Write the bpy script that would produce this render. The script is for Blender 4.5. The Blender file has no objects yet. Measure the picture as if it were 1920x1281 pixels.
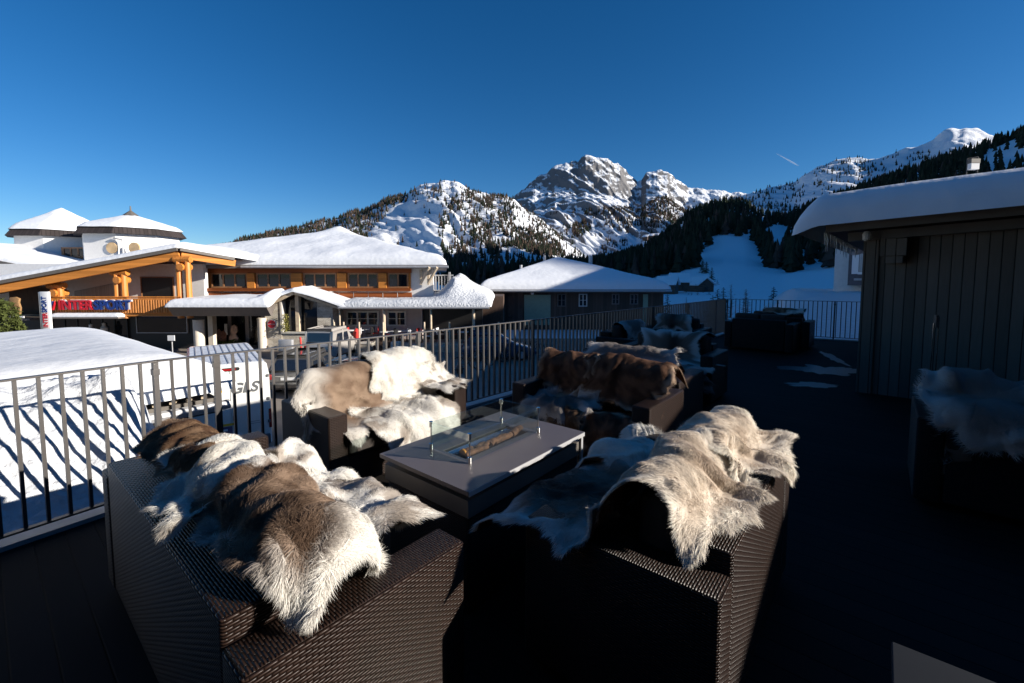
import bpy, bmesh, math, random
import numpy as np
from mathutils import Vector, Matrix
R = math.radians
scene = bpy.context.scene
COL = scene.collection

# ------------------------------------------------------------------ camera
CAM_H = 1.66
PITCH = math.atan(60 / 833.0)
cam = bpy.data.cameras.new("Camera")
cam.sensor_width = 36.0
cam.lens = 36.0 * 833 / 1920
cam.shift_y = -(640.5 - 581) / 1920
cam.clip_start = 0.05
cam.clip_end = 60000
camo = bpy.data.objects.new("camera", cam)
COL.objects.link(camo)
camo.location = (0, 0, CAM_H)
camo.rotation_euler = (math.pi / 2 - PITCH, 0, 0)
scene.camera = camo

# ------------------------------------------------------------------ light
SUN_AZ, SUN_EL = 104.0, 18.5          # azimuth clockwise from +Y (the view), elevation
world = bpy.data.worlds.new("World")
scene.world = world
world.use_nodes = True
nt = world.node_tree
bg = nt.nodes["Background"]
sky = nt.nodes.new("ShaderNodeTexSky")
sky.sky_type = 'NISHITA'
sky.sun_disc = False
sky.sun_elevation = R(SUN_EL)
sky.sun_rotation = R(SUN_AZ)
sky.altitude = 1800
sky.air_density = 1.0
sky.dust_density = 0.5
sky.ozone_density = 4.0
hs = nt.nodes.new("ShaderNodeHueSaturation"); hs.inputs["Saturation"].default_value = 1.25; hs.inputs["Hue"].default_value = 0.502
nt.links.new(sky.outputs[0], hs.inputs["Color"]); nt.links.new(hs.outputs[0], bg.inputs[0])
bg.inputs[1].default_value = 0.064
sl = bpy.data.lights.new("sun", 'SUN')
sl.energy = 4.6
sl.angle = R(0.5)
sl.color = (1.0, 0.93, 0.83)
so = bpy.data.objects.new("sun", sl)
COL.objects.link(so)
sd = Vector((math.sin(R(SUN_AZ)) * math.cos(R(SUN_EL)), math.cos(R(SUN_AZ)) * math.cos(R(SUN_EL)), math.sin(R(SUN_EL))))
so.rotation_euler = sd.to_track_quat('Z', 'Y').to_euler()
so.location = (20, -6, 20)
vs = scene.view_settings
vs.view_transform = 'Standard'
vs.look = 'None'
vs.exposure = 0.85
vs.gamma = 1.0
scene.cycles.max_bounces = 6
scene.cycles.diffuse_bounces = 3
scene.cycles.glossy_bounces = 3
scene.cycles.transmission_bounces = 4
scene.cycles.transparent_max_bounces = 8
scene.cycles.caustics_reflective = False
scene.cycles.caustics_refractive = False

# ------------------------------------------------------------------ helpers
def W(px, py, Y):
    """world point seen at photo pixel (px,py) at forward distance Y"""
    r = (px - 960) / 833.0
    u = (581 - py) / 833.0
    c, s = math.cos(PITCH), math.sin(PITCH)
    d = (r, c + u * s, -s + u * c)
    t = Y / d[1]
    return Vector((d[0] * t, Y, CAM_H + d[2] * t))

def slope(px, py):
    """azimuth and tan(elevation) of a photo pixel"""
    p = W(px, py, 1.0)
    return math.atan2(p.x, p.y), (p.z - CAM_H) / math.hypot(p.x, p.y)

E1 = Vector((math.sin(R(39.7)), math.cos(R(39.7)), 0))
E2 = Vector((-E1.y, E1.x, 0))
Z = Vector((0, 0, 1))
def uv(u, v, z=0.0):
    return E1 * u + E2 * v + Z * z

_rng = np.random.RandomState(7)
_G = _rng.rand(256, 256)
def vnoise(x, y, seed=0):
    x = np.asarray(x, float) + seed * 17.31
    y = np.asarray(y, float) + seed * 9.77
    xi = np.floor(x).astype(int); yi = np.floor(y).astype(int)
    fx = x - xi; fy = y - yi
    fx = fx * fx * (3 - 2 * fx); fy = fy * fy * (3 - 2 * fy)
    a = _G[xi & 255, yi & 255]; b = _G[(xi + 1) & 255, yi & 255]
    c = _G[xi & 255, (yi + 1) & 255]; d = _G[(xi + 1) & 255, (yi + 1) & 255]
    return (a * (1 - fx) + b * fx) * (1 - fy) + (c * (1 - fx) + d * fx) * fy
def fbm(x, y, oct=4, seed=0):
    s = 0; a = 0.5; t = 0
    for i in range(oct):
        s = s + a * vnoise(np.asarray(x) * 2 ** i, np.asarray(y) * 2 ** i, seed + i * 3); t += a; a *= 0.5
    return s / t
def sstep(a, b, x):
    t = np.clip((np.asarray(x, float) - a) / (b - a), 0, 1)
    return t * t * (3 - 2 * t)

def tag(o, label=None, cat=None, group=None, kind=None):
    if label: o['label'] = label
    if cat: o['category'] = cat
    if group: o['group'] = group
    if kind: o['kind'] = kind
    return o
def empty(name, loc=(0, 0, 0), rz=0.0):
    o = bpy.data.objects.new(name, None)
    COL.objects.link(o)
    o.location = loc; o.rotation_euler = (0, 0, rz)
    o.empty_display_size = 0.2
    return o
def copy_tree(o, parent=None):
    c = o.copy(); COL.objects.link(c)
    c.parent = parent
    for ch in list(o.children):
        copy_tree(ch, c)
    return c

def add_uv(me):
    n = len(me.polygons)
    if not n: return
    nl = len(me.loops)
    vi = np.zeros(nl, int); me.loops.foreach_get('vertex_index', vi)
    co = np.zeros(len(me.vertices) * 3); me.vertices.foreach_get('co', co); co = co.reshape(-1, 3)
    nr = np.zeros(n * 3); me.polygons.foreach_get('normal', nr); nr = nr.reshape(-1, 3)
    lt = np.zeros(n, int); me.polygons.foreach_get('loop_total', lt)
    fn = np.repeat(nr, lt, axis=0)
    p = co[vi]
    hz = np.hypot(fn[:, 0], fn[:, 1])
    flat = np.abs(fn[:, 2]) > 0.75
    tx = -fn[:, 1] / np.maximum(hz, 1e-6); ty = fn[:, 0] / np.maximum(hz, 1e-6)
    u = np.where(flat, p[:, 0], p[:, 0] * tx + p[:, 1] * ty)
    v = np.where(flat, p[:, 1], p[:, 2])
    l = me.uv_layers.new(name="UVMap")
    l.data.foreach_set('uv', np.stack([u, v], 1).ravel())

def link_mesh(name, v, f, m, parent=None, smooth=False, uvs=True, col=None):
    me = bpy.data.meshes.new(name)
    me.from_pydata([tuple(x) for x in v], [], f)
    me.update()
    if uvs: add_uv(me)
    if smooth: me.polygons.foreach_set('use_smooth', [True] * len(me.polygons))
    if col is not None:
        a = me.color_attributes.new("Col", 'FLOAT_COLOR', 'POINT')
        c4 = np.ones((len(col), 4)); c4[:, :3] = col
        a.data.foreach_set('color', c4.ravel())
    if m: me.materials.append(m)
    o = bpy.data.objects.new(name, me)
    COL.objects.link(o)
    if parent: o.parent = parent
    return o

class MB:
    def __init__(s): s.v = []; s.f = []
    def add(s, v, f):
        b = len(s.v); s.v += [tuple(x) for x in v]; s.f += [tuple(i + b for i in q) for q in f]; return s
    def box(s, x0, x1, y0, y1, z0, z1):
        v = [(x0, y0, z0), (x1, y0, z0), (x1, y1, z0), (x0, y1, z0), (x0, y0, z1), (x1, y0, z1), (x1, y1, z1), (x0, y1, z1)]
        return s.add(v, [(0, 3, 2, 1), (4, 5, 6, 7), (0, 1, 5, 4), (1, 2, 6, 5), (2, 3, 7, 6), (3, 0, 4, 7)])
    def bar(s, a, b, w, h, up=Z):
        """box beam from a to b, w sideways, h along up"""
        a = Vector(a); b = Vector(b); d = (b - a).normalized()
        side = d.cross(up)
        if side.length < 1e-4: side = d.cross(Vector((1, 0, 0)))
        side.normalize(); u = side.cross(d).normalized()
        v = []
        for p in (a, b):
            for i, j in ((-1, -1), (1, -1), (1, 1), (-1, 1)):
                v.append(p + side * (i * w / 2) + u * (j * h / 2))
        return s.add(v, [(3, 2, 1, 0), (4, 5, 6, 7), (0, 1, 5, 4), (1, 2, 6, 5), (2, 3, 7, 6), (3, 0, 4, 7)])
    def tube(s, pts, r, n=8, cap=True):
        pts = [Vector(p) for p in pts]
        rr = r if isinstance(r, (list, tuple)) else [r] * len(pts)
        v = []; f = []
        prev = None
        for i, p in enumerate(pts):
            d = (pts[min(i + 1, len(pts) - 1)] - pts[max(i - 1, 0)]).normalized()
            if prev is None:
                a = d.cross(Z) if abs(d.z) < 0.95 else d.cross(Vector((1, 0, 0)))
            else:
                a = prev - d * prev.dot(d)
            a.normalize(); prev = a
            b = d.cross(a)
            for k in range(n):
                t = 2 * math.pi * k / n
                v.append(p + (a * math.cos(t) + b * math.sin(t)) * rr[i])
        for i in range(len(pts) - 1):
            for k in range(n):
                f.append((i * n + k, i * n + (k + 1) % n, (i + 1) * n + (k + 1) % n, (i + 1) * n + k))
        if cap:
            f.append(tuple(range(n - 1, -1, -1))); f.append(tuple((len(pts) - 1) * n + k for k in range(n)))
        return s.add(v, f)
    def prism(s, poly, axis, d0, d1):
        """poly of 2D points extruded: axis 'y' -> (x,z), 'x' -> (y,z), 'z' -> (x,y)"""
        def P(p, d): return {'y': (p[0], d, p[1]), 'x': (d, p[0], p[1]), 'z': (p[0], p[1], d)}[axis]
        n = len(poly)
        v = [P(p, d0) for p in poly] + [P(p, d1) for p in poly]
        f = [tuple(range(n)), tuple(range(2 * n - 1, n - 1, -1))]
        f += [(i, i + n, (i + 1) % n + n, (i + 1) % n) for i in range(n)]
        return s.add(v, f)
    def lathe(s, prof, n=20, c=(0, 0, 0)):
        v = []; f = []
        for r_, z_ in prof:
            for k in range(n):
                t = 2 * math.pi * k / n
                v.append((c[0] + r_ * math.cos(t), c[1] + r_ * math.sin(t), c[2] + z_))
        for i in range(len(prof) - 1):
            for k in range(n):
                f.append((i * n + k, i * n + (k + 1) % n, (i + 1) * n + (k + 1) % n, (i + 1) * n + k))
        f.append(tuple(range(n - 1, -1, -1))); f.append(tuple((len(prof) - 1) * n + k for k in range(n)))
        return s.add(v, f)
    def build(s, name, m, parent=None, bevel=0.0, seg=2, smooth=False):
        me = bpy.data.meshes.new(name)
        me.from_pydata(s.v, [], s.f); me.update()
        bm = bmesh.new(); bm.from_mesh(me)
        bmesh.ops.recalc_face_normals(bm, faces=bm.faces)
        if bevel:
            es = [e for e in bm.edges if len(e.link_faces) == 2 and e.calc_face_angle(0) > 0.5]
            bmesh.ops.bevel(bm, geom=es, offset=bevel, segments=seg, profile=0.5, affect='EDGES', clamp_overlap=True)
        bm.to_mesh(me); bm.free()
        add_uv(me)
        if smooth or bevel:
            me.polygons.foreach_set('use_smooth', [True] * len(me.polygons))
            try: me.set_sharp_from_angle(angle=R(35))
            except Exception: pass
        if m: me.materials.append(m)
        o = bpy.data.objects.new(name, me)
        COL.objects.link(o)
        if parent: o.parent = parent
        return o

def text(name, body, size, loc, m, parent=None, rot=(math.pi / 2, 0, 0), ext=0.02, off=0.0, sx=1.0, align='CENTER', shear=0.0):
    c = bpy.data.curves.new(name, 'FONT')
    c.body = body; c.size = size; c.extrude = ext; c.offset = off
    c.align_x = align; c.align_y = 'CENTER'; c.shear = shear
    c.materials.append(m)
    tmp = bpy.data.objects.new(name, c)
    me = bpy.data.meshes.new_from_object(tmp)      # plain mesh letters
    bpy.data.objects.remove(tmp)
    o = bpy.data.objects.new(name, me)
    COL.objects.link(o)
    o.location = loc; o.rotation_euler = rot; o.scale = (sx, 1, 1)
    if parent: o.parent = parent
    return o

# ------------------------------------------------------------------ materials
def newmat(name):
    m = bpy.data.materials.new(name); m.use_nodes = True
    n = m.node_tree.nodes; l = m.node_tree.links
    return m, n, l, n["Principled BSDF"]
def ramp(n, pts):
    r = n.new("ShaderNodeValToRGB")
    e = r.color_ramp.elements
    while len(e) < len(pts): e.new(0.5)
    for i, (p, c) in enumerate(pts):
        e[i].position = p; e[i].color = (c[0], c[1], c[2], 1) if not isinstance(c, float) else (c, c, c, 1)
    return r
def M(name, c, rough=0.6, metal=0.0, spec=0.5, var=0.12, scale=6.0, bump=0.0, bscale=40.0, coord='Object', stretch=None, trans=0.0, emit=0.0, coat=0.0):
    m, n, l, b = newmat(name)
    b.inputs["Roughness"].default_value = rough
    b.inputs["Metallic"].default_value = metal
    b.inputs["Specular IOR Level"].default_value = spec
    b.inputs["Transmission Weight"].default_value = trans
    b.inputs["Coat Weight"].default_value = coat
    tc = n.new("ShaderNodeTexCoord")
    src = tc.outputs[coord]
    if stretch:
        mp = n.new("ShaderNodeMapping"); mp.inputs["Scale"].default_value = stretch
        l.new(src, mp.inputs[0]); src = mp.outputs[0]
    no = n.new("ShaderNodeTexNoise"); no.inputs["Scale"].default_value = scale; no.inputs["Detail"].default_value = 5
    l.new(src, no.inputs["Vector"])
    lo = tuple(max(0, x * (1 - var)) for x in c); hi = tuple(min(1, x * (1 + var)) for x in c)
    rp = ramp(n, [(0.3, lo), (0.7, hi)])
    l.new(no.outputs[0], rp.inputs[0]); l.new(rp.outputs[0], b.inputs["Base Color"])
    if bump:
        n2 = n.new("ShaderNodeTexNoise"); n2.inputs["Scale"].default_value = bscale; n2.inputs["Detail"].default_value = 4
        l.new(src, n2.inputs["Vector"])
        bp = n.new("ShaderNodeBump"); bp.inputs["Strength"].default_value = bump; bp.inputs["Distance"].default_value = 0.02
        l.new(n2.outputs[0], bp.inputs["Height"]); l.new(bp.outputs[0], b.inputs["Normal"])
    if emit:
        b.inputs["Emission Color"].default_value = (*c, 1); b.inputs["Emission Strength"].default_value = emit
    return m

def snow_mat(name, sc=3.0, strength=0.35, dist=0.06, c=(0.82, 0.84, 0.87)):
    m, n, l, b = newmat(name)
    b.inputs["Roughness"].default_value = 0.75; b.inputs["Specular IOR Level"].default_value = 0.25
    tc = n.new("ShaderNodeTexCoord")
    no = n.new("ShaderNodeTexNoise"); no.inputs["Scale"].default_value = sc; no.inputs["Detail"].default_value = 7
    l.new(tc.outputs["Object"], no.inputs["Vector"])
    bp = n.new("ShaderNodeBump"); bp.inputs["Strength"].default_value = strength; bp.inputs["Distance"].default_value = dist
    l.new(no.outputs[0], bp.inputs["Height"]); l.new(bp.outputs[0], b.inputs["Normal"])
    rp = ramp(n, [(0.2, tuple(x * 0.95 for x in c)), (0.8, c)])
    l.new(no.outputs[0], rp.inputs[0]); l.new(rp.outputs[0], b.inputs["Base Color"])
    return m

def wicker_mat(name, c=(0.030, 0.017, 0.0125), w=0.036, h=0.0095, rough=0.36):
    m, n, l, b = newmat(name)
    def mth(op, a, bb=None):
        x = n.new("ShaderNodeMath"); x.operation = op
        for i, q in enumerate((a, bb)):
            if q is None: continue
            if isinstance(q, (int, float)): x.inputs[i].default_value = q
            else: l.new(q, x.inputs[i])
        return x.outputs[0]
    tc = n.new("ShaderNodeTexCoord"); sp = n.new("ShaderNodeSeparateXYZ"); l.new(tc.outputs["UV"], sp.inputs[0])
    ur = mth('DIVIDE', sp.outputs[0], w); vr = mth('DIVIDE', sp.outputs[1], h)
    row = mth('FLOOR', vr)
    uo = mth('ADD', ur, mth('MULTIPLY', row, 0.5))
    fu = mth('FRACT', uo); fv = mth('FRACT', vr)
    pu = mth('SINE', mth('MULTIPLY', fu, math.pi)); pv = mth('SINE', mth('MULTIPLY', fv, math.pi))
    hh = mth('MULTIPLY', mth('POWER', pv, 0.6), mth('ADD', 0.15, mth('MULTIPLY', mth('POWER', pu, 0.35), 0.85)))
    bp = n.new("ShaderNodeBump"); bp.inputs["Strength"].default_value = 1.0; bp.inputs["Distance"].default_value = 0.006
    l.new(hh, bp.inputs["Height"]); l.new(bp.outputs[0], b.inputs["Normal"])
    no = n.new("ShaderNodeTexNoise"); no.inputs["Scale"].default_value = 9; l.new(tc.outputs["UV"], no.inputs["Vector"])
    cell = n.new("ShaderNodeTexWhiteNoise"); cb = n.new("ShaderNodeCombineXYZ")
    l.new(mth('FLOOR', uo), cb.inputs[0]); l.new(row, cb.inputs[1]); l.new(cb.outputs[0], cell.inputs[0])
    rp = ramp(n, [(0.0, (c[0] * .05, c[1] * .05, c[2] * .05)), (0.35, tuple(x * .5 for x in c)), (0.8, c), (1.0, tuple(min(1, x * 1.35) for x in c))])
    f = mth('ADD', mth('MULTIPLY', hh, 0.85), mth('MULTIPLY', mth('SUBTRACT', cell.outputs[0], 0.5), 0.3))
    l.new(f, rp.inputs[0]); l.new(rp.outputs[0], b.inputs["Base Color"])
    b.inputs["Roughness"].default_value = rough
    b.inputs["Specular IOR Level"].default_value = 0.26
    return m

def plank_mat(name, c, wid=0.14, vertical=True, rough=0.6, gap=0.05, var=0.3, coord="UV", bumpd=0.01, grain=True):
    m, n, l, b = newmat(name)
    tc = n.new("ShaderNodeTexCoord"); sp = n.new("ShaderNodeSeparateXYZ"); l.new(tc.outputs[coord], sp.inputs[0])
    def mth(op, a, bb=None):
        x = n.new("ShaderNodeMath"); x.operation = op
        for i, q in enumerate((a, bb)):
            if q is None: continue
            if isinstance(q, (int, float)): x.inputs[i].default_value = q
            else: l.new(q, x.inputs[i])
        return x.outputs[0]
    q = mth('DIVIDE', sp.outputs[0 if vertical else 1], wid)
    fr = mth('FRACT', q); idx = mth('FLOOR', q)
    edge = mth('MINIMUM', fr, mth('SUBTRACT', 1.0, fr))
    g = mth('MINIMUM', mth('DIVIDE', edge, gap), 1.0)
    wn = n.new("ShaderNodeTexWhiteNoise"); wn.noise_dimensions = '1D'; l.new(idx, wn.inputs["W"])
    mp = n.new("ShaderNodeMapping"); mp.inputs["Scale"].default_value = (14, 1.2, 1) if vertical else (1.2, 14, 1)
    l.new(tc.outputs[coord], mp.inputs[0])
    no = n.new("ShaderNodeTexNoise"); no.inputs["Scale"].default_value = 3; no.inputs["Detail"].default_value = 6; l.new(mp.outputs[0], no.inputs["Vector"])
    v = mth('ADD', mth('MULTIPLY', wn.outputs[0], 0.55), mth('MULTIPLY', no.outputs[0], 0.45))
    rp = ramp(n, [(0.2, tuple(x * (1 - var) for x in c)), (0.8, tuple(min(1, x * (1 + var)) for x in c))])
    l.new(v, rp.inputs[0])
    mx = n.new("ShaderNodeMixRGB"); mx.blend_type = 'MULTIPLY'; mx.inputs[0].default_value = 1
    l.new(rp.outputs[0], mx.inputs[1])
    gr = ramp(n, [(0.0, (.12, .12, .12)), (1.0, (1, 1, 1))]); l.new(g, gr.inputs[0]); l.new(gr.outputs[0], mx.inputs[2])
    l.new(mx.outputs[0], b.inputs["Base Color"])
    bp = n.new("ShaderNodeBump"); bp.inputs["Strength"].default_value = 0.8; bp.inputs["Distance"].default_value = bumpd
    hh = mth('ADD', g, mth('MULTIPLY', no.outputs[0], 0.12))
    l.new(hh, bp.inputs["Height"]); l.new(bp.outputs[0], b.inputs["Normal"])
    b.inputs["Roughness"].default_value = rough
    b.inputs["Specular IOR Level"].default_value = 0.2
    return m

def stone_mat(name):
    m, n, l, b = newmat(name)
    tc = n.new("ShaderNodeTexCoord")
    mp = n.new("ShaderNodeMapping"); mp.inputs["Scale"].default_value = (3.2, 3.2, 8.5); l.new(tc.outputs["Object"], mp.inputs[0])
    vo = n.new("ShaderNodeTexVoronoi"); vo.inputs["Scale"].default_value = 1.0; l.new(mp.outputs[0], vo.inputs["Vector"])
    ve = n.new("ShaderNodeTexVoronoi"); ve.feature = 'DISTANCE_TO_EDGE'; l.new(mp.outputs[0], ve.inputs["Vector"])
    rp = ramp(n, [(0.0, (.40, .35, .28)), (0.5, (.58, .52, .43)), (1.0, (.70, .65, .56))])
    l.new(vo.outputs["Color"], rp.inputs[0])
    er = ramp(n, [(0.0, (.3, .3, .3)), (0.08, (1, 1, 1))]); l.new(ve.outputs[0], er.inputs[0])
    mx = n.new("ShaderNodeMixRGB"); mx.blend_type = 'MULTIPLY'; mx.inputs[0].default_value = 1
    l.new(rp.outputs[0], mx.inputs[1]); l.new(er.outputs[0], mx.inputs[2]); l.new(mx.outputs[0], b.inputs["Base Color"])
    bp = n.new("ShaderNodeBump"); bp.inputs["Distance"].default_value = 0.03; bp.inputs["Strength"].default_value = 0.35; l.new(er.outputs[0], bp.inputs["Height"]); l.new(bp.outputs[0], b.inputs["Normal"])
    b.inputs["Roughness"].default_value = 0.85
    return m

def mountain_mat(name, lo, hi, rockc=(0.20, 0.185, 0.175), scale=0.02):
    m, n, l, b = newmat(name)
    ge = n.new("ShaderNodeNewGeometry"); sp = n.new("ShaderNodeSeparateXYZ"); l.new(ge.outputs["Normal"], sp.inputs[0])
    no = n.new("ShaderNodeTexNoise"); no.inputs["Scale"].default_value = scale; no.inputs["Detail"].default_value = 12; no.inputs["Roughness"].default_value = 0.75
    l.new(ge.outputs["Position"], no.inputs["Vector"])
    a = n.new("ShaderNodeMath"); a.operation = 'MULTIPLY_ADD'; a.inputs[1].default_value = 0.9; l.new(no.outputs[0], a.inputs[0])
    s2 = n.new("ShaderNodeMath"); s2.operation = 'SUBTRACT'; l.new(sp.outputs[2], s2.inputs[0]); s2.inputs[1].default_value = 0.45
    l.new(s2.outputs[0], a.inputs[2])
    rp = ramp(n, [(lo, rockc), (hi, (0.82, 0.84, 0.87))])
    l.new(a.outputs[0], rp.inputs[0]); l.new(rp.outputs[0], b.inputs["Base Color"])
    bp = n.new("ShaderNodeBump"); bp.inputs["Strength"].default_value = 0.6; bp.inputs["Distance"].default_value = 12.0
    l.new(no.outputs[0], bp.inputs["Height"]); l.new(bp.outputs[0], b.inputs["Normal"])
    b.inputs["Roughness"].default_value = 0.85; b.inputs["Specular IOR Level"].default_value = 0.15
    return m

def vcol_mat(name, rough=0.8, spec=0.15, transl=0.0):
    m, n, l, b = newmat(name)
    at = n.new("ShaderNodeAttribute"); at.attribute_name = "Col"
    l.new(at.outputs["Color"], b.inputs["Base Color"])
    b.inputs["Roughness"].default_value = rough; b.inputs["Specular IOR Level"].default_value = spec
    if transl:
        t = n.new("ShaderNodeBsdfTranslucent"); l.new(at.outputs["Color"], t.inputs[0])
        mx = n.new("ShaderNodeMixShader"); mx.inputs[0].default_value = transl
        l.new(b.outputs[0], mx.inputs[1]); l.new(t.outputs[0], mx.inputs[2])
        l.new(mx.outputs[0], n["Material Output"].inputs[0])
    return m

def glass_mat(name, tint=(0.90, 0.95, 0.94), alpha=0.30):
    m, n, l, b = newmat(name)
    tr = n.new("ShaderNodeBsdfTransparent"); tr.inputs[0].default_value = (*tint, 1)
    gl = n.new("ShaderNodeBsdfGlossy"); gl.inputs["Roughness"].default_value = 0.02
    fr = n.new("ShaderNodeLayerWeight"); fr.inputs[0].default_value = 0.25
    ad = n.new("ShaderNodeMath"); ad.operation = 'MULTIPLY_ADD'; ad.inputs[1].default_value = 0.35; ad.inputs[2].default_value = alpha * 0.25; l.new(fr.outputs["Facing"], ad.inputs[0])
    mx = n.new("ShaderNodeMixShader"); l.new(ad.outputs[0], mx.inputs[0]); l.new(tr.outputs[0], mx.inputs[1]); l.new(gl.outputs[0], mx.inputs[2])
    l.new(mx.outputs[0], n["Material Output"].inputs[0])
    return m

MT = dict(
    snow=snow_mat("roof_snow", 3.0, 0.45, 0.07),
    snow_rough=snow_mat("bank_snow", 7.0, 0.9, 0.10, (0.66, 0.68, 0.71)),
    snow_ground=snow_mat("ground_snow", 0.6, 0.5, 0.15),
    wicker=wicker_mat("wicker"),
    cushion=M("dark_cushion", (0.035, 0.028, 0.024), 0.85, bump=0.3, bscale=300),
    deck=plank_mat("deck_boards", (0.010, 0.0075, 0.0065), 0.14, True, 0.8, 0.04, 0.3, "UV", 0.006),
    rail=M("rail_steel", (0.095, 0.088, 0.086), 0.42, 0.55, var=0.1),
    shed=plank_mat("shed_cladding", (0.17, 0.148, 0.125), 0.11, True, 0.75, 0.06, 0.22, "UV", 0.015),
    fascia=M("fascia_brown", (0.13, 0.115, 0.10), 0.55, var=0.08),
    fascia2=M("fascia_grey", (0.17, 0.145, 0.13), 0.5, var=0.08),
    orange=plank_mat("larch_glazed", (0.56, 0.215, 0.045), 0.16, False, 0.5, 0.03, 0.25, "UV", 0.004),
    orange2=M("log_glazed", (0.60, 0.22, 0.04), 0.45, var=0.3, scale=3, stretch=(3, 3, 0.5)),
    redwood=plank_mat("red_boards", (0.27, 0.075, 0.02), 0.2, False, 0.5, 0.03, 0.25, "UV", 0.006),
    white=M("white_render", (0.80, 0.78, 0.75), 0.85, var=0.05, bump=0.1, bscale=60),
    pink=M("pink_render", (0.52, 0.44, 0.41), 0.85, var=0.05),
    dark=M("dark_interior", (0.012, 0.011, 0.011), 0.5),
    glass=M("window_glass", (0.010, 0.012, 0.016), 0.05, spec=0.45, var=0.3, scale=1.5),
    frame=M("window_frame", (0.30, 0.14, 0.06), 0.5),
    wframe=M("pale_frame", (0.6, 0.57, 0.52), 0.5),
    curtain=M("curtain", (0.42, 0.42, 0.41), 0.9, var=0.35, scale=5, stretch=(6, 1, 0.05)),
    stone=stone_mat("rubble_stone"),
    pillar=M("pale_pillar", (0.72, 0.64, 0.53), 0.7, var=0.06),
    post=M("pale_log", (0.62, 0.50, 0.36), 0.65, var=0.15),
    tiles=plank_mat("roof_tiles", (0.05, 0.04, 0.038), 0.3, True, 0.7, 0.1, 0.2),
    asphalt=M("asphalt", (0.23, 0.195, 0.165), 0.85, var=0.22, scale=0.6, bump=0.2, bscale=30),
    red=M("sign_red", (0.62, 0.015, 0.03), 0.4, var=0.03),
    blue=M("sign_blue", (0.012, 0.045, 0.24), 0.4, var=0.03),
    signwhite=M("sign_white", (0.80, 0.80, 0.80), 0.4, var=0.02),
    black=M("black_plastic", (0.012, 0.012, 0.013), 0.5),
    chrome=M("polished_steel", (0.72, 0.72, 0.70), 0.12, 1.0, var=0.05),
    tabletop=M("grey_ceramic", (0.115, 0.096, 0.095), 0.38, var=0.10, scale=2.5),
    guard=glass_mat("guard_glass"),
    log=M("burnt_log", (0.13, 0.052, 0.025), 0.8, var=0.75, scale=25, bump=0.6),
    logend=M("cut_log", (0.80, 0.30, 0.03), 0.6, var=0.3, scale=30),
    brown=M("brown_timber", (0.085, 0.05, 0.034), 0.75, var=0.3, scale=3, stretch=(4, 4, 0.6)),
    green=M("green_panel", (0.26, 0.35, 0.25), 0.6, var=0.06),
    vanwhite=M("van_white", (0.78, 0.78, 0.75), 0.3, var=0.03, coat=0.5),
    vangrey=M("van_grey_plastic", (0.10, 0.105, 0.11), 0.6),
    yellow=M("logo_yellow", (0.85, 0.5, 0.03), 0.4),
    purple=M("badge_purple", (0.14, 0.10, 0.20), 0.4),
    cargrey=M("car_grey", (0.14, 0.135, 0.13), 0.25, 0.6, coat=0.8, var=0.05),
    carsilver=M("car_silver", (0.48, 0.45, 0.42), 0.35, 0.25, coat=0.6, var=0.05),
    carblue=M("car_blue", (0.05, 0.09, 0.16), 0.25, 0.4, coat=0.8, var=0.05),
    carglass=M("car_glass", (0.012, 0.018, 0.03), 0.05, spec=1.0),
    tail=M("tail_lamp", (0.30, 0.01, 0.01), 0.25),
    bluegreen=M("conifer_needle", (0.030, 0.045, 0.022), 0.9),
    fur=vcol_mat("fur", 0.75, 0.12, 0.18),
    tree=vcol_mat("tree_needles", 0.9, 0.05, 0.0),
    bark=M("bark", (0.09, 0.06, 0.045), 0.9, var=0.3),
    ice=M("ice_film", (0.020, 0.024, 0.030), 0.35, spec=0.3, var=0.4, scale=8),
    grey=M("light_grey_metal", (0.42, 0.42, 0.43), 0.45, 0.2),
    lampglass=M("lamp_glass", (0.5, 0.5, 0.48), 0.2),
    redpaint=M("red_paint", (0.62, 0.05, 0.04), 0.5),
    skinwood=M("carved_wood", (0.32, 0.18, 0.075), 0.7, var=0.35, scale=8),
    terracotta=M("painted_board", (0.40, 0.17, 0.10), 0.7, var=0.5, scale=9),
)

# ------------------------------------------------------------------ ground, street, mountains
def grid_mesh(name, X, Y, Zm, m, smooth=True, kind=None, uvs=False):
    ny, nx = X.shape
    v = np.stack([X.ravel(), Y.ravel(), Zm.ravel()], 1)
    idx = np.arange(nx * ny).reshape(ny, nx)
    f = np.stack([idx[:-1, :-1].ravel(), idx[:-1, 1:].ravel(), idx[1:, 1:].ravel(), idx[1:, :-1].ravel()], 1).tolist()
    o = link_mesh(name, v, f, m, smooth=smooth, uvs=uvs)
    if kind: o['kind'] = kind
    return o

def in_poly(px, py, poly):
    px = np.asarray(px); py = np.asarray(py)
    r = np.zeros(px.shape, bool)
    n = len(poly)
    for i in range(n):
        x0, y0 = poly[i]; x1, y1 = poly[(i + 1) % n]
        if y0 == y1: continue
        c = ((y0 > py) != (y1 > py)) & (px < (x1 - x0) * (py - y0) / (y1 - y0) + x0)
        r ^= c
    return r
def project(x, y, z):
    c, s = math.cos(PITCH), math.sin(PITCH)
    dz = z - CAM_H
    f = y * c - dz * s; u = y * s + dz * c
    return 960 + 833 * x / f, 581 - 833 * u / f

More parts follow.
